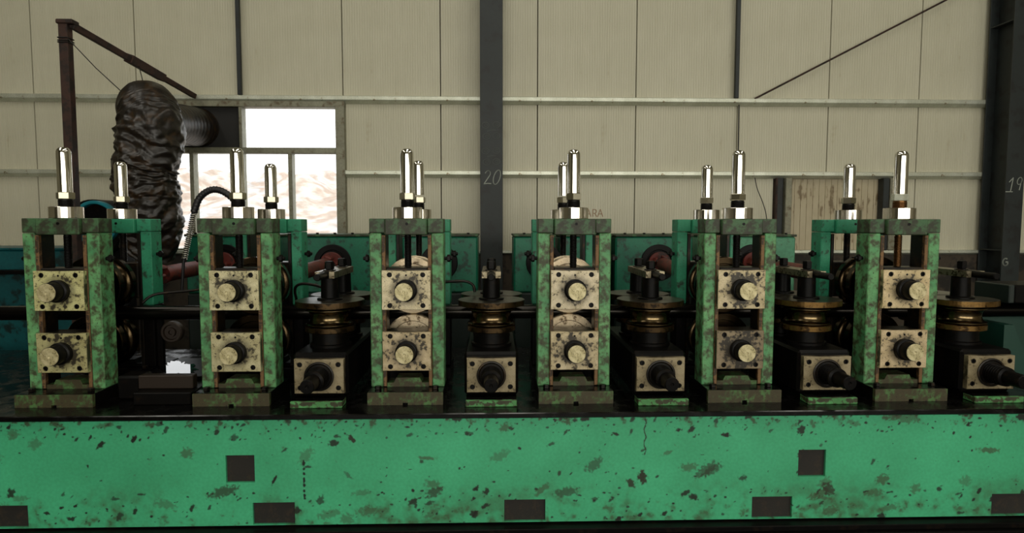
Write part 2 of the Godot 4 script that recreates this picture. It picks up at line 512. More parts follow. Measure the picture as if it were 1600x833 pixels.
	oil.uv1_scale = Vector3.ONE / 0.7
	M.oil = oil
	M.floor = mat(Color.WHITE, 0.6, 0.0, paint_tex(256, 271, Color(0.2, 0.19, 0.17), Color(0.15, 0.145, 0.13), Color(0.07, 0.065, 0.055), 0.5, 0.12, 0.9), 1.7, true)
	M.red = mat(Color.WHITE, 0.55, 0.0, paint_tex(256, 281, Color(0.45, 0.16, 0.12), Color(0.36, 0.13, 0.1), Color(0.16, 0.1, 0.08), 0.58, 0.1, 0.86), 0.4, true)
	M.duct = mat(Color.WHITE, 0.4, 0.0, paint_tex(256, 291, Color(0.13, 0.105, 0.08), Color(0.085, 0.07, 0.055), Color(0.2, 0.14, 0.075), 0.6, 0.1, 0.95), 0.5)
	M.rubber = mat(Color(0.1, 0.095, 0.1), 0.45)
	M.wire = mat(Color(0.12, 0.11, 0.1), 0.5, 0.4)
	M.spring = mat(Color(0.75, 0.73, 0.68), 0.3, 0.9)
	M.bar = mat(Color.WHITE, 0.35, 0.75, paint_tex(256, 311, Color(0.66, 0.62, 0.52), Color(0.5, 0.46, 0.37), Color(0.2, 0.16, 0.1), 0.58, 0.1, 0.9), 0.2, true)
	var pu := mat(Color(0.03, 0.03, 0.03), 0.03)
	pu.metallic_specular = 1.0
	M.puddle = pu
	M.tube = mat(Color(0.12, 0.112, 0.1), 0.24, 0.9)
	M.case_shaded = mat(Color(0.04, 0.1, 0.08), 0.5)  # gear case green darkened: the dimness below the tube is in this colour
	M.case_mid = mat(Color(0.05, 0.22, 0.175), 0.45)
	M.cover = mat(Color.WHITE, 0.7, 0.0, paint_tex(256, 321, Color(0.125, 0.11, 0.09), Color(0.1, 0.09, 0.075), Color(0.17, 0.135, 0.095), 0.64, 0.1, 0.9), 0.3, true)
	M.bronze_bright = mat(Color.WHITE, 0.26, 0.85, paint_tex(256, 331, Color(0.58, 0.46, 0.27), Color(0.46, 0.35, 0.19), Color(0.18, 0.13, 0.08), 0.6, 0.12, 0.9), 0.2, true)
	M.rollring = mat(Color(0.42, 0.36, 0.26), 0.22, 1.0)
	M.tealbright = mat(Color(0.1, 0.5, 0.55), 0.4)
	M.darkbrown = mat(Color(0.16, 0.12, 0.085), 0.5, 0.3)
	M.board = mat(Color(0.13, 0.125, 0.12), 0.75)
	M.chalk = mat(Color(0.62, 0.64, 0.6), 0.9)
	M.chalkfaint = mat(Color(0.34, 0.36, 0.345), 0.9)
	M.letter = mat(Color(0.60, 0.50, 0.40), 0.8)
	M.rock = mat(Color.WHITE, 0.9, 0.0, paint_tex(256, 301, Color(0.88, 0.83, 0.76), Color(0.78, 0.78, 0.78), Color(0.72, 0.62, 0.54), 0.53, 0.14, 0.97), 5.0, true)
	var g := StandardMaterial3D.new()
	g.albedo_color = Color(0.95, 0.96, 0.95, 0.08)
	g.transparency = BaseMaterial3D.TRANSPARENCY_ALPHA
	g.roughness = 0.02
	M.glass = g
	var lit := StandardMaterial3D.new()
	lit.albedo_color = Color(0.9, 0.9, 0.88)
	lit.emission_enabled = true
	lit.emission = Color(1.0, 0.98, 0.92)
	lit.emission_energy_multiplier = 1.0
	M.lit = lit

# ------------------------------------------------------------------ the day outside, camera, exposure
const FAR_WINDOWS := [-2.3, 0.7, 3.7, 6.7]
const SKYLIGHTS := [-4.2, 0.0, 4.2]
func area_light(called: String, at: Vector3, turn: Vector3, size: Vector2, radiance: float, c: Color) -> void:
	var l := AreaLight3D.new()
	l.name = called
	l.area_size = size
	l.area_normalize_energy = true
	l.light_energy = radiance * size.x * size.y / PI
	l.light_color = c
	l.area_range = 30.0
	l.area_attenuation = 2.0
	l.shadow_enabled = true
	l.position = at
	l.rotation_degrees = turn
	add_child(l, true)

func _ready() -> void:
	var cam := Camera3D.new()
	cam.name = "camera"
	cam.position = Vector3(0, 1.5, 0)
	cam.rotation_degrees = Vector3(-3.924, -1.682, 0.052)
	cam.fov = 45.83
	cam.near = 0.05
	cam.far = 200.0
	cam.current = true
	add_child(cam)
	var we := WorldEnvironment.new()
	we.name = "world_environment"
	var env := Environment.new()
	env.background_mode = Environment.BG_SKY
	var sky := Sky.new()
	var sm := ProceduralSkyMaterial.new()
	sm.sky_top_color = Color(0.93, 0.95, 0.97)
	sm.sky_horizon_color = Color(0.97, 0.97, 0.95)
	sm.ground_bottom_color = Color(0.5, 0.49, 0.46)
	sm.ground_horizon_color = Color(0.9, 0.9, 0.88)
	sm.sky_energy_multiplier = 1.5
	sm.ground_energy_multiplier = 1.0
	sky.sky_material = sm
	env.sky = sky
	env.tonemap_mode = Environment.TONE_MAPPER_LINEAR
	env.tonemap_exposure = 1.0
	env.sdfgi_enabled = true
	env.ssao_enabled = true
	env.ssil_enabled = true
	we.environment = env
	add_child(we)
	for x in FAR_WINDOWS:
		area_light("window_light", Vector3(x, 2.35, 5.86), Vector3.ZERO, Vector2(2.5, 2.3), 6.0, Color(1.0, 0.985, 0.94))
	for x in SKYLIGHTS:
		area_light("skylight_light", Vector3(x, 5.9, -1.2), Vector3(-90, 0, 0), Vector2(1.0, 6.0), 3.0, Color(1.0, 0.985, 0.94))
	materials()
	build_room()
	build_wall()
	build_outside()
	build_bed()
	build_stands()
	build_side_rolls()
	build_drives()
	build_extras()
	build_marks()

# ------------------------------------------------------------------ room
func build_room() -> void:
	struct("floor", bl(-9.2, 9.2, -0.2, 0.0, -6.5, 6.3, 0.0), M.floor, "dark oily concrete floor under the machine", "floor")
	struct("ceiling", bl(-9.2, 9.2, 6.0, 6.15, -6.5, 6.3, 0.0), M.shell, "sheet roof of the shed above the frame", "ceiling")
	struct("wall_left", bl(-9.2, -9.0, 0.0, 6.0, -6.5, 6.3, 0.0), M.shell, "far left side wall of the shed", "wall")
	struct("wall_right", bl(9.0, 9.2, 0.0, 6.0, -6.5, 6.3, 0.0), M.shell, "far right side wall of the shed", "wall")
	struct("wall_front", bl(-9.0, 9.0, 0.0, 6.0, 6.0, 6.3, 0.0), M.shell, "shed wall opposite the machine, behind the viewer", "wall")
	var k := 2
	for x in FAR_WINDOWS:
		var w := struct("window_%d" % k, bl(x - 1.32, x + 1.32, 1.13, 3.57, 5.93, 6.0, 0.01), M.frame, "tall bright shed window behind the viewer, number %d from the left" % (k - 1), "window")
		obj("window_pane", bl(x - 1.25, x + 1.25, 1.2, 3.5, 5.9, 5.925, 0.0), M.lit, w)
		k += 1
	k = 1
	for x in SKYLIGHTS:
		var s := struct("trim_%d" % (k + 10), bl(x - 0.56, x + 0.56, 5.96, 5.999, -4.26, 1.86, 0.0), M.frame, "roof skylight frame, strip %d from the left" % k, "skylight")
		obj("skylight_window", bl(x - 0.5, x + 0.5, 5.93, 5.955, -4.2, 1.8, 0.0), M.lit, s)
		k += 1

# ribbed sheet in the plane z, facing +z
func ribbed(x0: float, x1: float, y0: float, y1: float, z: float, pitch := 0.0242, deep := 0.0024) -> MB:
	var b := MB.new()
	var count := int(round((x1 - x0) / pitch))
	var step := (x1 - x0) / count
	var prof := PackedVector2Array()
	prof.append(Vector2(x0, z - 0.02))
	for i in count:
		var s := x0 + i * step
		prof.append(Vector2(s + 0.0016, z - deep))
		prof.append(Vector2(s + 0.0034, z))
		prof.append(Vector2(s + step - 0.0028, z))
		prof.append(Vector2(s + step - 0.001, z - deep))
	prof.append(Vector2(x1, z - 0.02))
	for i in prof.size() - 1:
		var p := prof[i]
		var q := prof[i + 1]
		var d := (q - p).normalized()
		b.quad(Vector3(p.x, y0, p.y), Vector3(q.x, y0, q.y), Vector3(q.x, y1, q.y), Vector3(p.x, y1, p.y), Vector3(-d.y, 0, d.x))
	return b

const WZ := -6.25
const SILL := 1.235
func build_wall() -> void:
	var hole := [-3.42, -1.45, 1.22, 2.67]
	var b := MB.new()
	for e in [[-9.0, hole[0], 0.0, 6.0], [hole[1], 9.0, 0.0, 6.0], [hole[0], hole[1], 0.0, hole[2]], [hole[0], hole[1], hole[3], 6.0]]:
		b.box(Vector3((e[0] + e[1]) / 2, (e[2] + e[3]) / 2, -6.37), Vector3(e[1] - e[0], e[3] - e[2], 0.16), 0.0)
	var wall := struct("wall_back", b, M.backing, "back wall of the shed clad in cream ribbed panels", "wall")
	var seams := [-9.0, -8.22, -7.262, -6.304, -5.346, -4.388, -3.421, -2.458, -1.456, -0.513, 0.431, 1.399, 2.409, 3.32, 4.231, 5.19, 6.148, 7.106, 8.06, 9.0]
	var g := 0.0035
	for i in seams.size() - 1:
		var x0: float = seams[i] + g
		var x1: float = seams[i + 1] - g
		if i == 6 or i == 7:
			obj("wall_panel", ribbed(x0, x1, 2.69, 6.0, WZ), M.panel, wall)
		elif i == 12:
			obj("wall_panel", ribbed(x0, x1, 1.95, 6.0, WZ), M.panel, wall)
			obj("wall_panel", ribbed(x0, 2.79, SILL, 1.944, WZ), M.panel, wall)
		elif i == 13:
			obj("wall_panel", ribbed(x0, x1, 1.95, 6.0, WZ), M.panel, wall)
			obj("wall_panel", ribbed(4.0, x1, SILL, 1.944, WZ), M.panel, wall)
		else:
			obj("wall_panel", ribbed(x0, x1, SILL, 6.0, WZ), M.panel, wall)
	obj("lower_wall", bl(-9.0, 9.0, 0.0, 1.19, -6.29, -6.2, 0.004), M.dado, wall)
	# rails
	var rail := func(y0: float, y1: float, z0: float, x0 := -9.0, x1 := 9.0) -> MB:
		var r := MB.new()
		var h := y1 - y0
		var xf := Transform3D(Basis(Vector3(0, 0, 1), Vector3(0, 1, 0), Vector3(-1, 0, 0)), Vector3(0, y0, z0))
		r.ext(PackedVector2Array([Vector2(0, 0), Vector2(0.028, 0), Vector2(0.034, h * 0.04), Vector2(0.069, h * 0.36), Vector2(0.072, h * 0.44), Vector2(0.072, h * 0.92), Vector2(0.067, h), Vector2(0, h)]), -x1, -x0, xf)
		return r
	for e in [[2.653, 2.72, "upper galvanised rail running along the cream wall above the window"], [3.95, 4.02, "topmost galvanised wall rail above the picture"]]:
		tag(obj("wall_rail", rail.call(e[0], e[1], WZ - 0.005), M.galv), e[2], "rail")
	tag(obj("wall_rail", rail.call(1.945, 2.01, WZ - 0.005, -1.43, 9.0), M.galv), "lower galvanised rail on the cream wall, right of the window", "rail")
	tag(obj("wall_rail", rail.call(1.945, 2.01, WZ - 0.005, -9.0, -3.42), M.galv), "lower galvanised rail on the cream wall, left of the duct", "rail")
	tag(obj("sill_rail", rail.call(1.188, 1.236, WZ), M.galv), "pale sill channel under the cream wall panels, just over the machine", "rail")
	# window
	var w := struct("window_1", bl(-3.42, -1.45, 1.2, 1.253, -6.33, -6.19, 0.004), M.frame, "shed window of six lights behind the black duct", "window")
	obj("window_frame", bl(-3.42, -1.431, 2.613, 2.674, -6.33, -6.2, 0.004), M.frame, w)
	obj("window_frame", bl(-1.519, -1.431, 1.236, 2.63, -6.33, -6.185, 0.004), M.frame, w)
	obj("window_frame", bl(-3.42, -3.34, 1.25, 2.62, -6.33, -6.2, 0.004), M.frame, w)
	obj("transom", bl(-3.35, -1.515, 2.173, 2.228, -6.32, -6.215, 0.004), M.frame, w)
	obj("mullion", bl(-2.446, -2.416, 2.22, 2.62, -6.32, -6.21, 0.004), M.frame, w)
	for x in [-2.909, -2.44, -1.968]:
		obj("mullion", bl(x - 0.019, x + 0.019, 1.25, 2.18, -6.32, -6.215, 0.004), M.frame, w)
	var panes := [[-3.34, -2.928, 1.25, 2.175], [-2.89, -2.459, 1.25, 2.175], [-2.421, -1.987, 1.25, 2.175], [-1.949, -1.519, 1.25, 2.175], [-2.416, -1.519, 2.225, 2.615]]
	for p in panes:
		var q := MB.new()
		q.box(Vector3((p[0] + p[1]) / 2, (p[2] + p[3]) / 2, -6.28), Vector3(p[1] - p[0], p[3] - p[2], 0.004), 0.0)
		obj("glass_pane", q, M.glass, w)
	obj("dark_board", bl(-3.34, -2.446, 2.226, 2.615, -6.29, -6.27, 0.001), M.board, w).set_meta("label", "dark board that closes the upper left light")
	# patched doorway under the lower rail
	var d := struct("door_1", ribbed(2.83, 3.885, SILL, 1.944, WZ - 0.02, 0.062, 0.006), M.doorleaf, "stained ribbed panel in the doorway beside the fifth and sixth roll stands", "door")
	obj("door_jamb", bl(2.795, 2.815, SILL, 1.95, -6.26, -6.2, 0.002), M.rust, d)
	obj("door_jamb", bl(2.815, 2.875, SILL, 1.95, -6.27, -6.215, 0.002), M.column, d)
	obj("door_jamb", bl(2.88, 2.945, SILL, 1.95, -6.26, -6.17, 0.006), M.frame, d)
	obj("door_jamb", bl(3.86, 3.92, SILL, 1.95, -6.26, -6.17, 0.004), M.column, d)
	obj("door_jamb", bl(3.93, 3.995, SILL, 1.95, -6.26, -6.17, 0.006), M.frame, d)
	# columns
	for e in [[-0.018, 0.208, "dark grey steel column chalked with the number 20, middle of the back wall"], [4.945, 0.175, "dark grey steel column chalked with the number 19, at the right edge"]]:
		var t := thing("steel_column", e[2], "column", Vector3(e[0], 0, 0))
		var hw: float = e[1] / 2
		obj("flange", bl(-hw, hw, 0, 6, -5.895, -5.88, 0.002), M.column, t)
		obj("flange", bl(-hw, hw, 0, 6, -6.185, -6.17, 0.002), M.column, t)
		obj("web", bl(-0.006, 0.006, 0, 6, -6.17, -5.895, 0.001), M.column, t)
		for y in [0.02, 1.24, 3.4]:
			obj("stiffener", bl(-hw + 0.004, -0.006, y, y + 0.012, -6.169, -5.896, 0.001), M.column, t)
	# slim posts, brace and wires on the wall
	tag(obj("wall_strut", bl(-2.434, -2.398, 2.72, 6.0, -6.21, -6.17, 0.003), M.column), "thin dark upright strut on the wall above the window", "strut")
	tag(obj("wall_strut", bl(2.352, 2.390, 2.72, 6.0, -6.21, -6.17, 0.003), M.column), "thin dark upright strut on the wall above the fifth roll stand", "strut")
	var wr := MB.new()
	wr.tube([Vector3(2.405, 2.66, -6.2), Vector3(2.407, 2.3, -6.2), Vector3(2.41, 1.7, -6.2), Vector3(2.41, 1.24, -6.2)], 0.006, 6)
	tag(obj("thin_rod", wr, M.wire), "thin dark rod hanging straight down the wall behind the fifth roll stand", "rod")
	var br := MB.new()
	br.tube([Vector3(2.551, 2.715, -6.19), Vector3(4.6, 3.772, -6.19), Vector3(6.3, 4.65, -6.19)], 0.009, 8)
	tag(obj("brace_rod", br, M.rust), "long thin brace rod rising diagonally to the right across the wall", "brace")
	var lw := MB.new()
	lw.tube(smooth_path([Vector3(2.573, 1.95, -6.18), Vector3(2.6, 1.84, -6.18), Vector3(2.66, 1.7, -6.18), Vector3(2.70, 1.56, -6.18), Vector3(2.72, 1.3, -6.18)], 5), 0.004, 6)
	tag(obj("loose_wire", lw, M.wire), "loose dark wire dangling from the lower rail left of the doorway", "wire")

func build_outside() -> void:
	var b := MB.new()
	var f := FastNoiseLite.new()
	f.seed = 5
	f.frequency = 0.22
	f.fractal_octaves = 4
	var nx := 60
	var nzc := 40
	var P := func(i: int, k: int) -> Vector3:
		var x := -16.0 + 22.0 * i / nx
		var z := -6.6 - 22.0 * k / nzc
		var rise := smoothstep(0.2, 1.0, float(k) / nzc)
		var y := -0.1 + rise * (2.9 + 0.9 * f.get_noise_2d(x * 1.3, 7.0) - 0.06 * x) + rise * 0.5 * f.get_noise_2d(x * 2.0, z * 2.0)
		return Vector3(x, y, z)
	for i in nx:
		for k in nzc:
			var a: Vector3 = P.call(i, k)
			var c: Vector3 = P.call(i + 1, k)
			var d: Vector3 = P.call(i + 1, k + 1)
			var e: Vector3 = P.call(i, k + 1)
			var nn := (c - a).cross(e - a).normalized()
			if nn.y < 0:
				nn = -nn
			b.tri(a, c, d, nn, nn, nn)
			b.tri(a, d, e, nn, nn, nn)
	struct("ground", b, M.rock, "pale rocky slope outside, seen washed out through the window", "ground")

# ------------------------------------------------------------------ bed
func build_bed() -> void:
	var t := thing("machine_bed", "long green painted machine bed with oil stains and square dark pockets", "machine bed", Vector3(0, 0, 0))
	var Z := -2.80
	var holes := []
	for x in [-1.203, 1.404]:
		holes.append([x, x + 0.128, 0.334, 0.460])
	for x in [-2.27, -1.088, 0.048, 1.193, 2.327]:
		holes.append([x, x + 0.188, 0.138, 0.240])
	var xs := [-4.2, BED_X0, BED_X1, 4.2]
	var ys := [0.134, 0.63]
	for h in holes:
		xs.append_array([h[0], h[1]])
		for y in [h[2], h[3]]:
			if not ys.has(y):
				ys.append(y)
	xs.sort()
	ys.sort()
	var b := MB.new()
	var uv := func(x: float, y: float) -> Vector2:
		return Vector2((x - BED_X0) / (BED_X1 - BED_X0), (BED_Y1 - y) / (BED_Y1 - BED_Y0))
	for i in xs.size() - 1:
		for j in ys.size() - 1:
			var cx: float = (xs[i] + xs[i + 1]) / 2
			var cy: float = (ys[j] + ys[j + 1]) / 2
			var open := false
			for h in holes:
				if cx > h[0] and cx < h[1] and cy > h[2] and cy < h[3]:
					open = true
			if open:
				continue
			var x0: float = xs[i]
			var x1: float = xs[i + 1]
			var y0: float = ys[j]
			var y1: float = ys[j + 1]
			b.quad(Vector3(x0, y0, Z), Vector3(x1, y0, Z), Vector3(x1, y1, Z), Vector3(x0, y1, Z), Vector3(0, 0, 1), uv.call(x0, y0), uv.call(x1, y0), uv.call(x1, y1), uv.call(x0, y1))
	for h in holes:   # rims of the openings, plate 14 mm thick
		var zb := Z - 0.014
		b.quad(Vector3(h[0], h[2], Z), Vector3(h[0], h[3], Z), Vector3(h[0], h[3], zb), Vector3(h[0], h[2], zb), Vector3(1, 0, 0), uv.call(h[0], h[2]), uv.call(h[0], h[3]), uv.call(h[0], h[3]), uv.call(h[0], h[2]))
		b.quad(Vector3(h[1], h[2], Z), Vector3(h[1], h[3], Z), Vector3(h[1], h[3], zb), Vector3(h[1], h[2], zb), Vector3(-1, 0, 0), uv.call(h[1], h[2]), uv.call(h[1], h[3]), uv.call(h[1], h[3]), uv.call(h[1], h[2]))
		b.quad(Vector3(h[0], h[2], Z), Vector3(h[1], h[2], Z), Vector3(h[1], h[2], zb), Vector3(h[0], h[2], zb), Vector3(0, 1, 0), uv.call(h[0], h[2]), uv.call(h[1], h[2]), uv.call(h[1], h[2]), uv.call(h[0], h[2]))
		b.quad(Vector3(h[0], h[3], Z), Vector3(h[1], h[3], Z), Vector3(h[1], h[3], zb), Vector3(h[0], h[3], zb), Vector3(0, -1, 0), uv.call(h[0], h[3]), uv.call(h[1], h[3]), uv.call(h[1], h[3]), uv.call(h[0], h[3]))
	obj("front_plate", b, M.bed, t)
	for h in holes:
		obj("pocket_cover", bl(h[0] - 0.01, h[1] + 0.01, h[2] - 0.01, h[3] + 0.01, Z - 0.03, Z - 0.0145, 0.0), M.cover, t)
	obj("bed_body", bl(-4.2, 4.2, 0.1, 0.626, -4.2, Z - 0.032, 0.0), M.blackpaint, t)
	obj("top_plate", bl(-4.2, 4.2, 0.629, 0.654, -4.25, -2.765, 0.004), M.oil, t)
	obj("bed_foot", bl(-4.2, 4.2, 0.0, 0.1, -4.2, -2.72, 0.004), M.blackpaint, t)
	obj("foot_lip", bl(-4.2, 4.2, 0.1, 0.126, -2.84, -2.745, 0.003), M.blackpaint, t)

# ------------------------------------------------------------------ roll stands
const SX := [-2.017, -1.214, -0.412, 0.387, 1.188, 1.992]

# plate with holes: rectangular w x h in xy centred on the origin, front at z = 0, back at -d; round holes of radius r
func drilled(w: float, h: float, d: float, spots: Array, r: float, deep: float) -> MB:
	var b := MB.new()
	var c := 0.002
	var hw := w / 2 - c
	var hh := h / 2 - c
	var xs := [-hw, hw]
	var ys := [-hh, hh]
	var q := r * 1.35
	for s in spots:
		for x in [s.x - q, s.x + q]:
			if not xs.has(x): xs.append(x)
		for y in [s.y - q, s.y + q]:
			if not ys.has(y): ys.append(y)
	xs.sort()
	ys.sort()
	var F := Vector3(0, 0, 1)
	for i in xs.size() - 1:
		for j in ys.size() - 1:
			var ctr := Vector2((xs[i] + xs[i + 1]) / 2, (ys[j] + ys[j + 1]) / 2)
			var hit: Variant = null
			for s in spots:
				if ctr.distance_to(s) < 1e-4:
					hit = s
			var k := [Vector2(xs[i], ys[j]), Vector2(xs[i + 1], ys[j]), Vector2(xs[i + 1], ys[j + 1]), Vector2(xs[i], ys[j + 1])]
			if hit == null:
				b.quad(Vector3(k[0].x, k[0].y, 0), Vector3(k[1].x, k[1].y, 0), Vector3(k[2].x, k[2].y, 0), Vector3(k[3].x, k[3].y, 0), F)
				continue
			var n := 16
			for m in n:
				var a0 := TAU * m / n - PI * 0.75
				var a1 := TAU * (m + 1) / n - PI * 0.75
				var sq := func(a: float) -> Vector3:
					var u := Vector2(cos(a), sin(a))
					u /= maxf(absf(u.x), absf(u.y))
					return Vector3(ctr.x + u.x * q, ctr.y + u.y * q, 0)
				var p0 := Vector3(ctr.x + cos(a0) * r, ctr.y + sin(a0) * r, 0)
				var p1 := Vector3(ctr.x + cos(a1) * r, ctr.y + sin(a1) * r, 0)
				b.quad(p0, p1, sq.call(a1), sq.call(a0), F)
				var am := (a0 + a1) / 2
				b.quad(p0, p1, p1 + Vector3(0, 0, -deep), p0 + Vector3(0, 0, -deep), Vector3(-cos(am), -sin(am), 0))
				var o := Vector3(ctr.x, ctr.y, -deep)
				b.tri(o, p0 + Vector3(0, 0, -deep), p1 + Vector3(0, 0, -deep), F, F, F)
	var W := w / 2
	var H := h / 2
	for e in [[1.0, 0.0], [-1.0, 0.0], [0.0, 1.0], [0.0, -1.0]]:
		var nn := Vector3(e[0], e[1], 0)
		var tt := Vector3(e[1], e[0], 0).abs()
		var along_in := tt * (hw if e[1] != 0.0 else hh)
		var along_out := tt * (W if e[1] != 0.0 else H)
		var inn := nn * (hw if e[0] != 0.0 else hh)
		var outp := nn * (W if e[0] != 0.0 else H)
		var zc := Vector3(0, 0, -c)
		b.quad(inn - along_in, inn + along_in, outp + along_out + zc, outp - along_out + zc, (nn + F).normalized())
		b.quad(outp - along_out + zc, outp + along_out + zc, outp + along_out + Vector3(0, 0, -d), outp - along_out + Vector3(0, 0, -d), nn)
	b.quad(Vector3(-W, -H, -d), Vector3(W, -H, -d), Vector3(W, H, -d), Vector3(-W, H, -d), -F)
	return b

func socket_bolt(r: float) -> MB:   # head sunk in its hole, seen from +z
	var b := MB.new()
	b.lathe([Vector2(0, -0.02), Vector2(r, -0.02), Vector2(r, -0.003), Vector2(r - 0.002, 0), Vector2(r * 0.6, 0), Vector2(r * 0.58, -0.009), Vector2(0, -0.009)], 14, axz(Vector3.ZERO))
	return b

func threaded(r: float, y0: float, y1: float, pitch: float, seg := 14) -> MB:
	var b := MB.new()
	var prof := [Vector2(0, y0), Vector2(r - 0.0025, y0)]
	var y := y0
	while y + pitch < y1:
		prof.append(Vector2(r, y + pitch * 0.35))
		prof.append(Vector2(r, y + pitch * 0.55))
		prof.append(Vector2(r - 0.0025, y + pitch * 0.95))
		y += pitch
	prof.append(Vector2(r - 0.0025, y1))
	prof.append(Vector2(0, y1))
	b.lathe(prof, seg)
	return b

func make_stand(front: bool, label: String, at: Vector3) -> Node3D:
	var t := thing("roll_stand" if front else "rear_roll_stand", label, "roll stand", at, "front row of green roll stands" if front else "rear row of green roll stands")
	var post: Material = M.post if front else M.rear
	var cap: Material = M.cap if front else M.rear
	var zf := 0.098 if front else 0.05
	var b := MB.new()
	b.ext(PackedVector2Array([Vector2(-0.1755, 0), Vector2(-0.012, 0), Vector2(-0.012, 0.011), Vector2(0.012, 0.011), Vector2(0.012, 0), Vector2(0.1755, 0), Vector2(0.1755, 0.057), Vector2(0.1735, 0.059), Vector2(-0.1735, 0.059), Vector2(-0.1755, 0.057)]), zf - 0.02, zf)
	obj("base_nosing", b, M.foot if front else M.blackpaint, t)
	obj("base_plate", bl(-0.175, 0.175, 0.0, 0.0588, -0.2 if front else -0.25, zf - 0.0202, 0.001), M.blackpaint, t)
	if front:
		obj("base_top", bl(-0.174, 0.174, 0.0588, 0.0605, -0.19, 0.093, 0.0), M.oil, t)
	for s in [-1.0, 1.0]:
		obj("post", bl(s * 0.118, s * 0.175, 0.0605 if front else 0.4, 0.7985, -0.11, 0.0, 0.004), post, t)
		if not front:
			obj("post_lower", bl(s * 0.118, s * 0.175, 0.0605, 0.3995, -0.11, 0.0, 0.004), M.blackpaint, t)  # lower length of the rear post, coloured near black
		obj("wear_strip", bl(s * 0.100, s * 0.1175, 0.063, 0.789, -0.02, 0.001, 0.002), M.wear if front else M.darksteel, t)
		obj("shaded_liner", bl(s * 0.102, s * 0.1175, 0.063, 0.789, -0.109, -0.0205, 0.001), M.darksteel, t)  # inner strip face: oil, and the shade of the opening put into its colour
		obj("post_cap", bl(s * 0.1, s * 0.175, 0.8, 0.8676, -0.11, 0.0, 0.003), cap, t)
		var sc := MB.new()
		sc.cyl(0.009, 0.0, 0.04, 12, axx(Vector3.ZERO) if s > 0 else Transform3D(axx(Vector3.ZERO).basis.rotated(Vector3.UP, PI), Vector3.ZERO))
		var ss := obj("set_screw", sc, M.black, t, Vector3(s * 0.175, 0.677, -0.05))
		var kn := MB.new()
		kn.ngon(0.018, 6, 0.012, 0.03, axx(Vector3.ZERO) if s > 0 else Transform3D(axx(Vector3.ZERO).basis.rotated(Vector3.UP, PI), Vector3.ZERO), 0.003)
		obj("screw_head", kn, M.black, ss)
		var hn := MB.new()
		hn.ngon(0.016, 6, 0.0, 0.016)
		obj("hold_down_nut", hn, M.darksteel, t, Vector3(s * 0.135, 0.0605, 0.04 if front else 0.03))
	obj("screw_beam", bl(-0.0985, 0.0985, 0.791, 0.8676, -0.115, 0.02, 0.004), cap, t)
	var plug := MB.new()
	plug.lathe([Vector2(0, 0), Vector2(0.007, 0), Vector2(0.007, 0.002), Vector2(0.004, 0.002), Vector2(0.0035, 0.0005), Vector2(0, 0.0005)], 12, axz(Vector3.ZERO))
	obj("grease_plug", plug, M.black, t, Vector3(0.005, 0.843, 0.02))
	var cr := MB.new()
	cr.ext(PackedVector2Array([Vector2(-0.1, 0.0605), Vector2(0.1, 0.0605), Vector2(0.1, 0.08), Vector2(0.068, 0.08), Vector2(0.056, 0.104), Vector2(-0.056, 0.104), Vector2(-0.068, 0.08), Vector2(-0.1, 0.08)]), -0.1, -0.006)
	obj("bottom_tie", cr, M.foot if front else M.blackpaint, t)
	# screw-down gear on top
	var ct := MB.new()
	var pr := [Vector2(0, 0.8677), Vector2(0.070, 0.8677), Vector2(0.071, 0.869), Vector2(0.071, 0.9195), Vector2(0.069, 0.9215), Vector2(0.034, 0.9215), Vector2(0, 0.9215)]
	ct.lathe(pr, 34, Transform3D(), 35.0, true)
	obj("collar", ct, M.collar, t, Vector3(0, 0, -0.05))
	obj("thread", threaded(0.0325, 0.9216, 0.957, 0.006, 20), M.black, t, Vector3(0, 0, -0.05))
	var nt := MB.new()
	nt.ngon(0.0385, 6, 0.957, 0.99, Transform3D(Basis(Vector3.UP, 0.35)), 0.003)
	obj("lock_nut", nt, M.nut, t, Vector3(0, 0, -0.05))
	var sl := MB.new()
	var top := 1.1995 if front else 1.176
	var sp := [Vector2(0, 0.99), Vector2(0.031, 0.99), Vector2(0.0312, top - 0.026)]
	for k in range(1, 9):
		var a := PI / 2 * k / 8
		sp.append(Vector2(0.0312 - 0.021 + 0.021 * cos(a), top - 0.026 + 0.026 * sin(a)))
	sp.append(Vector2(0, top))
	sl.lathe(sp, 32)
	obj("sleeve", sl, M.chrome, t, Vector3(0, 0, -0.05))
	obj("screw_rod", threaded(0.0178, 0.635, 0.7905, 0.0075), M.copper if front else M.darksteel, t, Vector3(0, 0, -0.05))
	# bearing blocks
	for e in [[0.53, 0.104, "upper"], [0.238, 0.09, "lower"]]:
		obj("bearing_block", bl(-0.0995, 0.0995, e[0] - 0.09, e[0] + e[1], -0.115, 0.0025, 0.005), M.darksteel, t)
	return t

func add_covers(t: Node3D, k: int) -> void:
	var spots := [Vector2(-0.078, -0.073), Vector2(0.078, -0.073), Vector2(-0.078, 0.073), Vector2(0.078, 0.073)]
	for e in [[0.53, 0], [0.238, 1]]:
		var p := obj("cover_plate", cover_mesh, (M.plates if e[1] == 0 else M.lowplates)[[0, 1, 2, 3, 4, 5][k]], t, Vector3(0, e[0], 0.028))
		for s in spots:
			obj("bolt", bolt_mesh, M.black, p, Vector3(s.x, s.y, -0.0012))
		var hb := MB.new()
		hb.cyl(0.005, 0.0, 0.0012, 10, axz(Vector3(0, 0.071, 0)), 0.0004)
		obj("oil_plug", hb, M.black, p)
		var sh := obj("shaft", shaft_mesh, M.black, t, Vector3(0, e[0], 0.0281))
		obj("shaft_end", shaft_end_mesh, M.shaftend, sh).set_meta("label", "pale worn end face")

var cover_mesh: Mesh
var bolt_mesh: Mesh
var shaft_mesh: Mesh
var shaft_end_mesh: Mesh

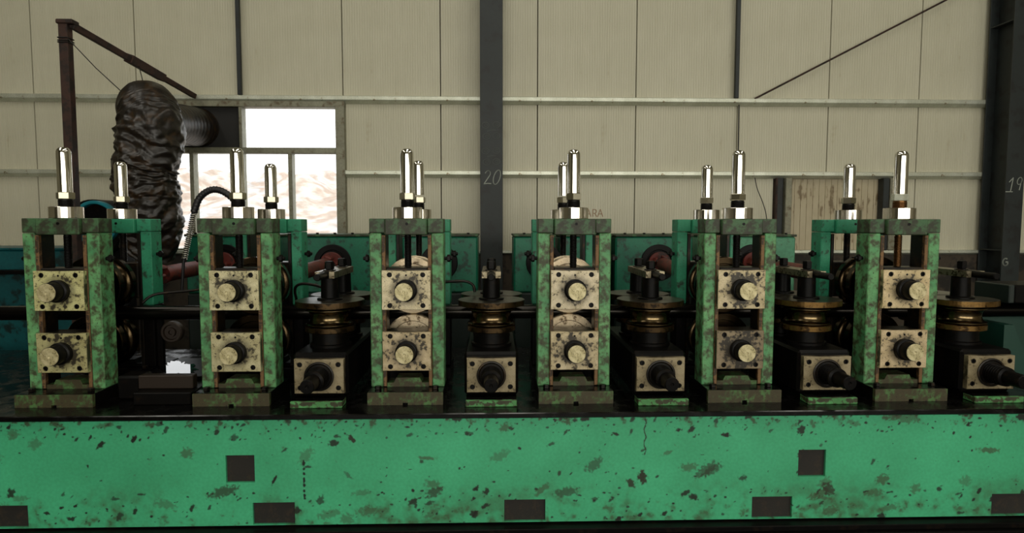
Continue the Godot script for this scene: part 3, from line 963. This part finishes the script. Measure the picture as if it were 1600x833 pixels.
func build_stands() -> void:
	cover_mesh = drilled(0.23, 0.186, 0.025, [Vector2(-0.078, -0.073), Vector2(0.078, -0.073), Vector2(-0.078, 0.073), Vector2(0.078, 0.073)], 0.0122, 0.02).done()
	bolt_mesh = socket_bolt(0.0119).done()
	var sm := MB.new()
	sm.lathe([Vector2(0, 0), Vector2(0.052, 0), Vector2(0.052, 0.022), Vector2(0.048, 0.026), Vector2(0.0435, 0.027), Vector2(0.0435, 0.079), Vector2(0.042, 0.0815), Vector2(0, 0.0815)], 36, axz(Vector3.ZERO))
	shaft_mesh = sm.done()
	var se := MB.new()
	se.lathe([Vector2(0, 0.0816), Vector2(0.0415, 0.0816), Vector2(0.0415, 0.084), Vector2(0.0405, 0.085), Vector2(0.007, 0.085), Vector2(0.003, 0.081), Vector2(0, 0.081)], 36, axz(Vector3.ZERO))
	shaft_end_mesh = se.done()
	var fl := [
		"grimy green roll stand at the left end of the front row",
		"green roll stand in front of the window, second of the front row from the left",
		"green roll stand just left of the column chalked 20, in the front row",
		"green roll stand just right of the column chalked 20, in the front row",
		"green roll stand in the front row, left of the stained doorway panel",
		"green roll stand at the right end of the front row, copper screw thread showing",
	]
	var rl := [
		"clean green rear stand under the black duct, behind the leftmost roll stand",
		"clean green rear stand against the window, behind the second front roll stand",
		"clean green rear stand mostly hidden behind the third front roll stand",
		"clean green rear stand mostly hidden behind the fourth front roll stand",
		"clean green rear stand showing left of the fifth front roll stand",
		"clean green rear stand showing left of the rightmost front roll stand",
	]
	var f0 := make_stand(true, fl[0], Vector3(SX[0], 0.654, -3.0))
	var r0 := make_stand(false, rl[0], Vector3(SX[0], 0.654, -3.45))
	var lift := [-0.004, -0.008, 0.011, 0.007, -0.006, 0.003]
	for k in 6:
		var f := f0 if k == 0 else copy(f0, "roll_stand", Vector3(SX[k], 0.654, -3.0), fl[k])
		if k > 0:
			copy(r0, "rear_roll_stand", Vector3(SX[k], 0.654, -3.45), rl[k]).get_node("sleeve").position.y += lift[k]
		if k == 0:
			continue
	for k in 6:
		var f: Node3D = get_node("roll_stand" if k == 0 else "roll_stand_%03d" % k)
		add_covers(f, k)
		if k < 5:
			f.get_node("screw_rod").material_override = M.black
		else:
			f.get_node("lock_nut").material_override = M.galv
			f.get_node("thread").material_override = M.copper
	# forming rolls
	var rb := MB.new()
	var pr := [Vector2(0, -0.155), Vector2(0.04, -0.155), Vector2(0.04, -0.09), Vector2(0.07, -0.09), Vector2(0.072, -0.068), Vector2(0.108, -0.068), Vector2(0.112, -0.075), Vector2(0.141, -0.075), Vector2(0.1455, -0.070), Vector2(0.1455, -0.037)]
	for k in range(1, 12):
		var a := PI * k / 12
		pr.append(Vector2(0.1455 - 0.037 * sin(a), -0.037 * cos(a)))
	pr.append_array([Vector2(0.1455, 0.037), Vector2(0.1455, 0.070), Vector2(0.141, 0.075), Vector2(0.112, 0.075), Vector2(0.108, 0.068), Vector2(0.072, 0.068), Vector2(0.07, 0.09), Vector2(0.04, 0.09), Vector2(0.04, 0.155), Vector2(0, 0.155)])
	rb.lathe(pr, 56, axz(Vector3.ZERO))
	var rm := rb.done()
	var word := ["leftmost", "second", "third", "fourth", "fifth", "rightmost"]
	for k in 6:
		for e in [[1.184, "upper"], [0.892, "lower"]]:
			var o := obj("forming_roll", rm, M.rollbright if (k == 2 or k == 3) else M.roll, self, Vector3(SX[k], e[0], -3.28))
			tag(o, "%s grooved steel forming roll inside the %s roll stand, over the tube" % [e[1], word[k]] if e[1] == "upper" else "%s grooved steel forming roll inside the %s roll stand, under the tube" % [e[1], word[k]], "roll", "forming rolls between the stands")
	var tb := MB.new()
	tb.tube([Vector3(-4.4, 1.038, -3.28), Vector3(0, 1.038, -3.28), Vector3(3.4, 1.038, -3.28)], 0.0365, 28)
	tag(obj("steel_tube", tb, M.tube), "long dark steel tube passing through all the rolls", "tube")

# ------------------------------------------------------------------ side rolls
const RX := [-0.813, -0.011, 0.79, 1.59, 2.39]
func make_side_stand(at: Vector3, label: String) -> Node3D:
	var t := thing("side_roll_stand", label, "roll stand", at, "low stands of the upright side rolls")
	obj("base_plate", bl(-0.1185, 0.1185, 0.0, 0.031, -0.08, 0.0, 0.003), M.sidefoot, t)
	obj("base_top", bl(-0.1175, 0.1175, 0.0, 0.0312, -0.85, -0.012, 0.001), M.oil, t)
	obj("saddle", bl(-0.128, 0.128, 0.0315, 0.238, -0.83, -0.09, 0.012), M.blackpaint, t)
	var p := obj("cover_plate", side_mesh, M.sideplate, t, Vector3(0, 0.133, -0.06))
	for s in [Vector2(-0.089, -0.055), Vector2(0.089, -0.055), Vector2(-0.089, 0.055), Vector2(0.089, 0.055)]:
		obj("bolt", bolt_mesh, M.black, p, Vector3(s.x, s.y, -0.0012))
	var rg := MB.new()
	rg.lathe([Vector2(0.055, 0.0), Vector2(0.069, 0.0), Vector2(0.069, 0.004), Vector2(0.066, 0.006), Vector2(0.061, 0.006), Vector2(0.058, 0.001), Vector2(0.055, 0.0)], 40, axz(Vector3.ZERO))
	obj("bearing_ring", rg, M.darksteel, p)
	var sw := MB.new()
	var prof := [Vector2(0, 0.0005), Vector2(0.055, 0.0005), Vector2(0.055, 0.003), Vector2(0.047, 0.004)]
	for k in 6:
		prof.append(Vector2(0.047, 0.008 + k * 0.014))
		prof.append(Vector2(0.0445, 0.013 + k * 0.014))
	prof.append_array([Vector2(0.045, 0.095), Vector2(0.034, 0.1), Vector2(0.032, 0.19), Vector2(0.029, 0.194), Vector2(0.008, 0.194), Vector2(0.004, 0.19), Vector2(0, 0.19)])
	sw.lathe(prof, 28, axz(Vector3.ZERO), 20.0)
	obj("adjusting_screw", sw, M.blackpaint, t, Vector3(0, 0.133, -0.06))
	return t

var side_mesh: Mesh

func make_side_roll(at: Vector3, label: String, turn: float) -> Node3D:
	var t := thing("side_roll", label, "roll", at, "upright side rolls gripping the tube")
	t.rotation.y = turn
	# heights from y = 0.893 (top of the saddle)
	var hb := MB.new()
	hb.lathe([Vector2(0, 0.0), Vector2(0.1, 0.0), Vector2(0.1, 0.012), Vector2(0.09, 0.016), Vector2(0.088, 0.072), Vector2(0, 0.072)], 40)
	obj("hub", hb, M.blackpaint, t)
	var lf := MB.new()
	lf.lathe([Vector2(0, 0.072), Vector2(0.117, 0.072), Vector2(0.12, 0.075), Vector2(0.12, 0.097), Vector2(0.117, 0.1), Vector2(0, 0.1)], 48)
	obj("lower_flange", lf, M.bronze, t)
	var g := MB.new()
	var pr := [Vector2(0, 0.1), Vector2(0.108, 0.1), Vector2(0.119, 0.108), Vector2(0.119, 0.112)]
	for k in range(1, 10):
		var a := PI * k / 10
		pr.append(Vector2(0.119 - 0.024 * sin(a), 0.145 - 0.034 * cos(a)))
	pr.append_array([Vector2(0.119, 0.179), Vector2(0.119, 0.184), Vector2(0.106, 0.19), Vector2(0.106, 0.2), Vector2(0, 0.2)])
	g.lathe(pr, 48)
	obj("grooved_ring", g, M.rollring, t)
	var dc := PackedVector2Array()
	var cut := 0.124
	var a0 := asin(cut / 0.166)
	for k in 49:
		var a := lerpf(PI - a0, TAU + a0, k / 48.0) - PI
		dc.append(Vector2(cos(a), sin(a)) * 0.166)
	# disc is cut flat on the side of the tube (local -z)
	var d2 := MB.new()
	d2.ext(dc, 0.2005, 0.226, Transform3D(Basis(Vector3.RIGHT, Vector3(0, 0, 1), Vector3.UP), Vector3.ZERO))
	obj("guard_disc", d2, M.bronze, t)
	var d3 := MB.new()
	var inner := PackedVector2Array()
	for q in dc:
		inner.append(q * 0.985)
	d3.ext(inner, 0.2262, 0.2275, Transform3D(Basis(Vector3.RIGHT, Vector3(0, 0, 1), Vector3.UP), Vector3.ZERO))
	obj("disc_face", d3, M.disc, t)
	var sp := MB.new()
	sp.lathe([Vector2(0, 0.2276), Vector2(0.062, 0.2276), Vector2(0.062, 0.234), Vector2(0.057, 0.238), Vector2(0.044, 0.239), Vector2(0.042, 0.335), Vector2(0.04, 0.337), Vector2(0.034, 0.338), Vector2(0.034, 0.3405), Vector2(0, 0.3405)], 32)
	obj("spindle", sp, M.blackpaint, t)
	return t

func build_side_rolls() -> void:
	side_mesh = drilled(0.23, 0.162, 0.028, [Vector2(-0.089, -0.055), Vector2(0.089, -0.055), Vector2(-0.089, 0.055), Vector2(0.089, 0.055)], 0.0122, 0.02).done()
	var where := ["between the second and third roll stands", "in front of the column chalked 20", "between the fourth and fifth roll stands", "between the fifth and rightmost roll stands", "at the right edge past the last stand"]
	var s0 := make_side_stand(Vector3(RX[0], 0.654, -2.86), "low black saddle with pale plate and screw " + where[0])
	for k in range(1, 5):
		copy(s0, "side_roll_stand", Vector3(RX[k], 0.654, -2.86), "low black saddle with pale plate and screw " + where[k])
	var f0 := make_side_roll(Vector3(RX[0], 0.893, -3.145), "near upright side roll with wide top disc " + where[0], 0.0)
	var b0 := make_side_roll(Vector3(RX[0], 0.893, -3.415), "far upright side roll beyond the tube " + where[0], PI)
	for k in range(1, 5):
		copy(f0, "side_roll", Vector3(RX[k], 0.893, -3.145), "near upright side roll with wide top disc " + where[k])
		if k >= 3:
			var bright: Node3D = get_node("side_roll_%03d" % (k * 2))
			for part in ["guard_disc", "lower_flange"]:
				bright.get_node(part).material_override = M.bronze_bright
		copy(b0, "side_roll", Vector3(RX[k], 0.893, -3.415), "far upright side roll beyond the tube " + where[k])
	# clamp bars
	var t := thing("clamp_bar", "forked steel bar bolted over the side rolls " + where[0], "clamp bar", Vector3(RX[0], 1.2338, -3.275), "forked bars over the side rolls")
	var b := MB.new()
	var xf := Transform3D(Basis(Vector3.RIGHT, Vector3(0, 0, 1), Vector3.UP), Vector3.ZERO)
	var o := PackedVector2Array([Vector2(-0.046, -0.19), Vector2(-0.02, -0.19), Vector2(-0.02, -0.1), Vector2(0.02, -0.1), Vector2(0.02, -0.19), Vector2(0.046, -0.19), Vector2(0.046, 0.225), Vector2(0.021, 0.225), Vector2(0.021, 0.1), Vector2(-0.021, 0.1), Vector2(-0.021, 0.225), Vector2(-0.046, 0.225)])
	b.ext(o, 0.0, 0.0315, xf)
	obj("bar", b, M.bar, t)
	for z in [0.13, -0.13]:
		var w := MB.new()
		w.cyl(0.032, 0.0318, 0.036, 20)
		obj("washer", w, M.darksteel, t, Vector3(0, 0, z))
		var h := MB.new()
		h.ngon(0.0235, 6, 0.036, 0.078, Transform3D(), 0.004)
		obj("hex_bolt", h, M.blackpaint, t, Vector3(0, 0, z))
	var r := MB.new()
	r.cyl(0.0165, 0.17, 0.36, 16, axz(Vector3(0, 0.0155, 0)), 0.003)
	obj("fork_rod", r, M.blackpaint, t)
	for k in range(1, 5):
		copy(t, "clamp_bar", Vector3(RX[k], 1.2338, -3.275), "forked steel bar bolted over the side rolls " + where[k])

# ------------------------------------------------------------------ gear cases, drive shafts
func build_drives() -> void:
	var cases := [
		[-2.311, -1.62, "dark green gear case under the window, behind the second roll stand"],
		[-1.53, -0.74, "dark green gear case with round opening, right of the second roll stand"],
		[-0.69, -0.122, "dark green gear case just left of the column chalked 20"],
		[0.155, 0.47, "narrow dark green gear case just right of the column chalked 20"],
		[0.51, 0.9, "narrow dark green gear case hidden behind the fourth roll stand"],
		[0.934, 1.53, "dark green gear case with round opening, left of the fifth roll stand"],
		[1.64, 2.332, "pale green gear case behind the fifth roll stand, rightmost of the row"],
	]
	var k := 0
	for c in cases:
		var w: float = c[1] - c[0]
		var t := thing("gear_case", c[2], "gear case", Vector3((c[0] + c[1]) / 2, 0, -4.8), "gear cases behind the mill")
		var m: Material = M.gear_pale if k == 6 else M.gear
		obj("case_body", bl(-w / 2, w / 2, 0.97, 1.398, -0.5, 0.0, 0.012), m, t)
		obj("case_shaded", bl(-w / 2, w / 2, 0.0, 0.969, -0.5, 0.0, 0.012), M.case_shaded, t)  # lower part of the case, shade behind the mill painted into its colour
		obj("lid", bl(-w / 2 - 0.006, w / 2 + 0.006, 1.398, 1.416, -0.506, 0.006, 0.004), M.cap, t)
		var n := int(w / 0.12)
		for i in n:
			var hb := MB.new()
			hb.ngon(0.011, 6, 0.0, 0.012)
			obj("lid_bolt", hb, M.black, t, Vector3(-w / 2 + w * (i + 0.5) / n, 1.416, -0.02))
		k += 1
	var owner := [0, 1, 2, 4, 5, 6]
	var word := ["leftmost", "second", "third", "fourth", "fifth", "rightmost"]
	for i in 6:
		var x: float = SX[i] + (0.08 if i == 4 else 0.0)
		var fl := MB.new()
		fl.lathe([Vector2(0, 0), Vector2(0.14, 0), Vector2(0.14, 0.012), Vector2(0.135, 0.016), Vector2(0.1, 0.016), Vector2(0.095, 0.006), Vector2(0, 0.006)], 40, axz(Vector3.ZERO))
		var cs: Node3D = get_node("gear_case" if owner[i] == 0 else "gear_case_%03d" % owner[i])
		obj("bearing_flange", fl, M.black, cs, Vector3(x - cs.position.x, 1.2, 0.001))
		var a := Vector3(x, 1.2, -4.78)
		var e := Vector3(SX[i], 1.184, -3.7)
		var t := thing("drive_shaft", "dull red jointed drive shaft running back from the %s roll stand" % word[i], "drive shaft", Vector3.ZERO, "red drive shafts")
		var L := a.distance_to(e)
		var xf := along(a, e)
		var s := MB.new()
		s.lathe([Vector2(0, 0.16), Vector2(0.048, 0.16), Vector2(0.05, 0.165), Vector2(0.05, L - 0.2), Vector2(0.058, L - 0.195), Vector2(0.058, L - 0.17), Vector2(0, L - 0.17)], 24, xf)
		obj("shaft_tube", s, M.red, t)
		for q in [[0.008, 1.0], [L - 0.008, -1.0]]:
			var d := MB.new()
			d.lathe([Vector2(0, 0), Vector2(0.082, 0), Vector2(0.084, 0.002), Vector2(0.084, 0.02), Vector2(0.08, 0.024), Vector2(0, 0.024)], 28, Transform3D(Basis(xf.basis.x, xf.basis.y * q[1], xf.basis.z * q[1]), xf * Vector3(0, q[0], 0)))
			obj("end_flange", d, M.red, t)
			for sx in [-1.0, 1.0]:
				var y := MB.new()
				y.box(xf * Vector3(sx * 0.05, q[0] + q[1] * 0.065, 0), Vector3(0.022, 0.09, 0.055), 0.008, xf.basis)
				obj("yoke", y, M.red, t)
			var cx := MB.new()
			cx.cyl(0.018, -0.052, 0.052, 12, Transform3D(Basis(xf.basis.y, xf.basis.x, -xf.basis.z), xf * Vector3(0, q[0] + q[1] * 0.1, 0)))
			cx.cyl(0.018, -0.052, 0.052, 12, Transform3D(Basis(xf.basis.x, xf.basis.z, -xf.basis.y), xf * Vector3(0, q[0] + q[1] * 0.1, 0)))
			obj("cross_joint", cx, M.darksteel, t)
			for sz in [-1.0, 1.0]:
				var y := MB.new()
				y.box(xf * Vector3(0, q[0] + q[1] * 0.135, sz * 0.05), Vector3(0.055, 0.09, 0.022), 0.008, xf.basis)
				obj("yoke", y, M.red, t)
		var st := MB.new()
		st.cyl(0.04, 0.0, 0.13, 20, axz(Vector3(SX[i], 1.184, -3.7)))
		obj("stub_shaft", st, M.darksteel, t)

# ------------------------------------------------------------------ the rest
func build_extras() -> void:
	# black flexible duct from the window board, over and down behind the first stands
	var path := smooth_path([Vector3(-2.84, 2.42, -6.26), Vector3(-2.83, 2.39, -5.9), Vector3(-2.79, 2.34, -5.5), Vector3(-2.7, 2.31, -5.1), Vector3(-2.55, 2.32, -4.76), Vector3(-2.41, 2.3, -4.54), Vector3(-2.345, 2.16, -4.45), Vector3(-2.35, 2.0, -4.42), Vector3(-2.38, 1.85, -4.42), Vector3(-2.375, 1.7, -4.42), Vector3(-2.36, 1.55, -4.43), Vector3(-2.37, 1.42, -4.45), Vector3(-2.42, 1.3, -4.48)], 26)
	var f := FastNoiseLite.new()
	f.seed = 9
	f.frequency = 1.0
	f.fractal_octaves = 3
	var rf := func(u: float, a: float) -> float:
		var s := u * 3.6
		var hang := smoothstep(0.38, 0.52, u)   # rings on the level stretch, slack folds on the hanging one
		var slant := s + 0.1 * hang * sin(a + u * 13.0) + 0.1 * hang * f.get_noise_2d(s * 1.6, cos(a))
		var saw := absf(fposmod(slant / lerpf(0.058, 0.14, hang), 1.0) - 0.5) * 2.0
		var fold := 1.0 - absf(f.get_noise_3d(cos(a) * 0.9, sin(a) * 0.9, s * 3.2 + 0.5 * sin(a))) * 2.0
		var big := f.get_noise_3d(cos(a) * 0.8 + 9.0, sin(a) * 0.8, s * 2.2)
		var base := 0.178 + 0.024 * hang - 0.03 * smoothstep(0.72, 1.0, u)
		return base * (1.0 + 0.07 * (saw - 0.5) + hang * (0.09 * big + 0.1 * (fold - 0.6) + 0.05 * f.get_noise_3d(cos(a) * 1.6, sin(a) * 1.6, s * 9.0 + sin(a + s * 3.0))) + 0.02 * big)
	var du := MB.new()
	du.tube(path, rf, 72, false)
	tag(obj("flexible_duct", du, M.duct), "wrinkled black flexible duct bending down from the window board", "duct")
	# hanger for it
	var t := thing("duct_hanger", "rusty brown pole with a sloping arm reaching over the black duct", "hanger", Vector3(-2.86, 0, -4.4))
	obj("pole", bl(-0.03, 0.03, 0.0, 2.83, -0.03, 0.03, 0.004), M.rust, t)
	var pc := MB.new()
	pc.box(Vector3(0.015, 2.835, 0), Vector3(0.11, 0.03, 0.08), 0.006)
	obj("head_plate", pc, M.rust, t)
	var a := Vector3(0.04, 2.82, 0)
	var e := Vector3(0.03, 2.7, -1.75)
	var xf := along(a, e)
	var ab := MB.new()
	ab.box(xf * Vector3(0, a.distance_to(e) / 2, 0), Vector3(0.045, a.distance_to(e), 0.045), 0.004, xf.basis)
	obj("arm", ab, M.rust, t)
	var sb := MB.new()
	sb.box(xf * Vector3(0, 0.92, 0), Vector3(0.066, 0.5, 0.066), 0.004, xf.basis)
	obj("arm_sleeve", sb, M.rust, t)
	var wb := MB.new()
	for y in [2.73, 2.712, 2.7]:
		wb.box(Vector3(0, y, 0), Vector3(0.072, 0.008, 0.072), 0.003)
	obj("wire_binding", wb, M.wire, t)
	for q in [[Vector3(-2.825, 2.72, -4.37), Vector3(-2.56, 2.40, -4.5)], [Vector3(-2.82, 2.755, -5.2), Vector3(-2.53, 2.455, -4.75)]]:
		var w := MB.new()
		var p0: Vector3 = q[0] - t.position
		var p1: Vector3 = q[1] - t.position
		w.tube([p0, (p0 + p1) / 2 + Vector3(0, -0.012, 0), p1], 0.0035, 6)
		obj("hanging_wire", w, M.wire, t)
	# blower with teal ring
	var bt := thing("extraction_fan", "dark extraction fan with a teal rim, behind the leftmost roll stand", "fan", Vector3(-2.9, 0, -4.72))
	var bb := MB.new()
	bb.lathe([Vector2(0, -0.2), Vector2(0.2, -0.2), Vector2(0.21, -0.19), Vector2(0.21, 0.05), Vector2(0.2, 0.06), Vector2(0.0, 0.06)], 40, axz(Vector3(0.0, 1.46, 0)))
	obj("housing", bb, M.blackpaint, bt)
	var rg := MB.new()
	rg.lathe([Vector2(0.135, 0.061), Vector2(0.16, 0.061), Vector2(0.16, 0.1), Vector2(0.155, 0.105), Vector2(0.14, 0.105), Vector2(0.135, 0.1), Vector2(0.135, 0.061)], 40, axz(Vector3(0.04, 1.5, 0)))
	obj("rim", rg, M.tealbright, bt)
	obj("motor_box", bl(-0.22, 0.02, 1.46, 1.645, -0.2, 0.02, 0.02), M.blackpaint, bt)
	obj("pedestal", bl(-0.15, 0.15, 0.0, 1.3, -0.2, 0.0, 0.006), M.blackpaint, bt)
	# teal cabinet on the left edge
	var tc := thing("teal_cabinet", "low teal machine case at the left edge behind the first roll stand", "machine case", Vector3(-3.65, 0, -4.85))
	obj("case_body", bl(-0.7, 0.58, 0.0, 1.295, -0.5, 0.0, 0.012), M.teal, tc)
	obj("lid", bl(-0.71, 0.59, 1.296, 1.312, -0.51, 0.01, 0.003), M.teal, tc)
	obj("front_ledge", bl(-0.7, 0.58, 1.12, 1.15, 0.001, 0.1, 0.004), M.blackpaint, tc)
	# corrugated hose with a spring end, over the second stand
	var ht := thing("coolant_hose", "black corrugated hose arching beside the second roll stand with a spring end", "hose")
	var hp := smooth_path([Vector3(-1.44, 1.5, -3.72), Vector3(-1.48, 1.612, -3.7), Vector3(-1.552, 1.678, -3.7), Vector3(-1.624, 1.69, -3.7), Vector3(-1.69, 1.645, -3.7), Vector3(-1.727, 1.56, -3.7)], 12)
	var hb := MB.new()
	hb.tube(hp, func(u: float, _a: float) -> float: return 0.019 + 0.0022 * sin(u * 150.0), 14)
	obj("hose", hb, M.rubber, ht)
	var sp := MB.new()
	var coil := []
	for k in 400:
		var u := k / 399.0
		var c := Vector3(-1.729, 1.55, -3.7).lerp(Vector3(-1.79, 1.29, -3.7), u)
		coil.append(c + Vector3(cos(u * TAU * 22) * 0.014, 0, sin(u * TAU * 22) * 0.014))
	sp.tube(coil, 0.0032, 5)
	obj("spring", sp, M.spring, ht)
	var iw := MB.new()
	iw.tube([Vector3(-1.727, 1.57, -3.7), Vector3(-1.76, 1.42, -3.7), Vector3(-1.795, 1.27, -3.7), Vector3(-1.815, 1.1, -3.71)], 0.009, 8)
	obj("inner_hose", iw, M.rubber, ht)
	# empty station between the first two stands
	var gb := thing("guide_block", "dark empty guide block on the bed between the first and second roll stands", "guide block", Vector3(-1.56, 0.654, -3.0))
	obj("upper_block", bl(-0.128, 0.128, 0.058, 0.122, -0.05, 0.0, 0.004), M.darkbrown, gb)
	obj("lower_block", bl(-0.115, 0.15, 0.0, 0.0575, -0.16, 0.07, 0.004), M.blackpaint, gb)
	obj("side_rail", bl(-0.24, -0.13, 0.0, 0.115, -0.14, -0.02, 0.01), M.blackpaint, gb)
	var tr := thing("coolant_tray", "shallow black tray of coolant shining white behind the empty guide block", "tray", Vector3(-1.63, 0.654, -3.5))
	obj("tray_floor", bl(-0.155, 0.2, 0.0, 0.078, -0.1, 0.33, 0.003), M.blackpaint, tr)
	var wp := PackedVector2Array()
	var wf := FastNoiseLite.new()
	wf.seed = 3
	wf.frequency = 1.3
	for k in 120:
		var aa := TAU * k / 120
		var rr := 1.0 + 0.5 * wf.get_noise_2d(cos(aa) * 1.4, sin(aa) * 1.4) + 0.16 * wf.get_noise_2d(cos(aa) * 5.0, sin(aa) * 6.0)
		var yy := sin(aa) * 0.15 * rr - 0.16
		wp.append(Vector2(-0.035 - 0.5 * (yy + 0.17) + cos(aa) * 0.085 * rr, yy))
	var wm := MB.new()
	wm.ext(wp, 0.078, 0.081, Transform3D(Basis(Vector3.RIGHT, Vector3(0, 0, -1), Vector3.UP), Vector3.ZERO))
	obj("coolant", wm, M.puddle, tr)
	var pl := thing("bearing_pulley", "dark round flanged pulley on a post in the gap after the first stand", "pulley", Vector3(-1.74, 0.654, -3.42))
	var pb := MB.new()
	pb.lathe([Vector2(0, -0.04), Vector2(0.055, -0.04), Vector2(0.058, -0.036), Vector2(0.058, -0.006), Vector2(0.052, 0.0), Vector2(0.042, 0.0), Vector2(0.038, -0.01), Vector2(0.026, -0.01), Vector2(0.024, 0.004), Vector2(0.012, 0.004), Vector2(0.01, -0.006), Vector2(0, -0.006)], 32, axz(Vector3(0, 0.257, 0)))
	obj("wheel", pb, M.darkbrown, pl)
	obj("post", bl(-0.092, -0.062, 0.0, 0.33, -0.06, -0.03, 0.004), M.blackpaint, pl)
	obj("axle_block", bl(-0.062, 0.04, 0.235, 0.28, -0.062, -0.041, 0.004), M.blackpaint, pl)
	# coolant pipes
	for q in [
		[[Vector3(-1.055, 1.05, -3.4), Vector3(-1.055, 1.09, -3.39), Vector3(-1.05, 1.135, -3.35), Vector3(-1.03, 1.17, -3.31), Vector3(-0.99, 1.185, -3.3), Vector3(-0.92, 1.178, -3.28), Vector3(-0.86, 1.165, -3.24)], "thin bent coolant pipe left of the side rolls after the second stand"],
		[[Vector3(-0.28, 1.185, -3.36), Vector3(-0.22, 1.19, -3.36), Vector3(-0.15, 1.19, -3.36), Vector3(-0.11, 1.17, -3.36), Vector3(-0.1, 1.133, -3.36)], "thin bent coolant pipe left of the middle side rolls"],
		[[Vector3(-1.85, 1.08, -3.36), Vector3(-1.8, 1.12, -3.4), Vector3(-1.65, 1.13, -3.5), Vector3(-1.5, 1.15, -3.6), Vector3(-1.43, 1.14, -3.6), Vector3(-1.4, 1.07, -3.6)], "thin coolant pipe lying along the tube between the first two roll stands"],
	]:
		var w := MB.new()
		w.tube(smooth_path(q[0], 8), 0.0075, 8)
		tag(obj("coolant_pipe", w, M.darksteel), q[1], "pipe", "coolant pipes")
	# box at the right end, past the last side roll
	var rb := thing("tube_guide", "dark teal guide box at the right edge where the tube comes out", "guide box", Vector3(2.85, 0.654, -3.28))
	obj("upper_box", bl(-0.16, 0.3, 0.435, 0.53, -0.12, 0.12, 0.006), M.blackpaint, rb)
	obj("side_cheek", bl(-0.19, -0.161, 0.435, 0.53, -0.12, 0.12, 0.004), M.case_shaded, rb)
	var lb := MB.new()
	lb.ext(PackedVector2Array([Vector2(-0.19, 0.0), Vector2(0.3, 0.0), Vector2(0.3, 0.1), Vector2(-0.05, 0.12), Vector2(-0.14, 0.32), Vector2(-0.19, 0.32)]), -0.1, 0.1)
	obj("lower_bracket", lb, M.case_mid, rb)
	obj("back_plate", bl(-0.19, 0.3, 0.0, 0.434, -0.16, -0.12, 0.004), M.case_mid, rb)

# ------------------------------------------------------------------ writing
func arc(c: Vector2, rx: float, ry: float, a0: float, a1: float, n := 14, lean := 0.0) -> Array:
	var out := []
	for i in n + 1:
		var a := deg_to_rad(lerpf(a0, a1, float(i) / n))
		var y := sin(a) * ry
		out.append(c + Vector2(cos(a) * rx + y * lean, y))
	return out

func build_marks() -> void:
	var c20: Node3D = get_node("steel_column")
	var c19: Node3D = get_node("steel_column_001")
	var z := -5.8799
	var b := MB.new()
	b.ribbon(arc(Vector2(-0.035, 1.955), 0.024, 0.03, 165, -25, 10, 0.2) + [Vector2(-0.07, 1.862)], 0.008, z)
	b.ribbon([Vector2(-0.07, 1.864), Vector2(-0.035, 1.868), Vector2(-0.005, 1.866)], 0.008, z)
	b.ribbon(arc(Vector2(0.05, 1.925), 0.03, 0.066, 0, 360, 22, 0.25), 0.008, z)
	obj("chalk_number", b, M.chalk, c20).set_meta("label", "chalk number 20")
	var fl := MB.new()
	for y in [2.11, 2.345]:
		for e in [[-0.055, 0.055], [0.045, 0.06], [-0.045, -0.045], [0.045, -0.04]]:
			fl.ribbon(arc(Vector2(e[0], y + e[1]), 0.034, 0.027, 20, 370, 14), 0.006, z)
			fl.ribbon(arc(Vector2(e[0] + 0.004, y + e[1]), 0.014, 0.012, 0, 330, 9), 0.005, z)
		fl.ribbon([Vector2(-0.04, y + 0.002), Vector2(0.0, y + 0.012), Vector2(0.04, y + 0.01)], 0.006, z)
	obj("chalk_scribble", fl, M.chalkfaint, c20)
	var n := MB.new()
	n.ribbon([Vector2(-0.055, 1.895), Vector2(-0.018, 1.935), Vector2(-0.04, 1.805)], 0.007, z)
	n.ribbon([Vector2(-0.085, 1.803), Vector2(-0.02, 1.803)], 0.007, z)
	n.ribbon(arc(Vector2(0.045, 1.905), 0.022, 0.034, -30, 330, 14, 0.2) + [Vector2(0.062, 1.9), Vector2(0.045, 1.82)], 0.007, z)
	obj("chalk_number", n, M.chalk, c19).set_meta("label", "chalk number 19")
	var g := MB.new()
	g.ribbon(arc(Vector2(-0.05, 1.135), 0.026, 0.034, 60, 330, 12) + [Vector2(-0.03, 1.135), Vector2(-0.045, 1.135)], 0.012, z)
	obj("chalk_letter", g, M.chalk, c19)
	# faint letters on the wall panel behind the fourth stand
	var tm := TextMesh.new()
	var sf := SystemFont.new()
	sf.font_names = PackedStringArray(["Droid Sans"])
	tm.font = sf
	tm.text = "ARA"
	tm.font_size = 16
	tm.pixel_size = 0.0062
	tm.depth = 0.002
	var o := obj("wall_letters", tm, M.letter, get_node("wall_back"), Vector3(1.0, 1.6, WZ + 0.0012))
	o.set_meta("label", "faint brown letters on the cream panel")
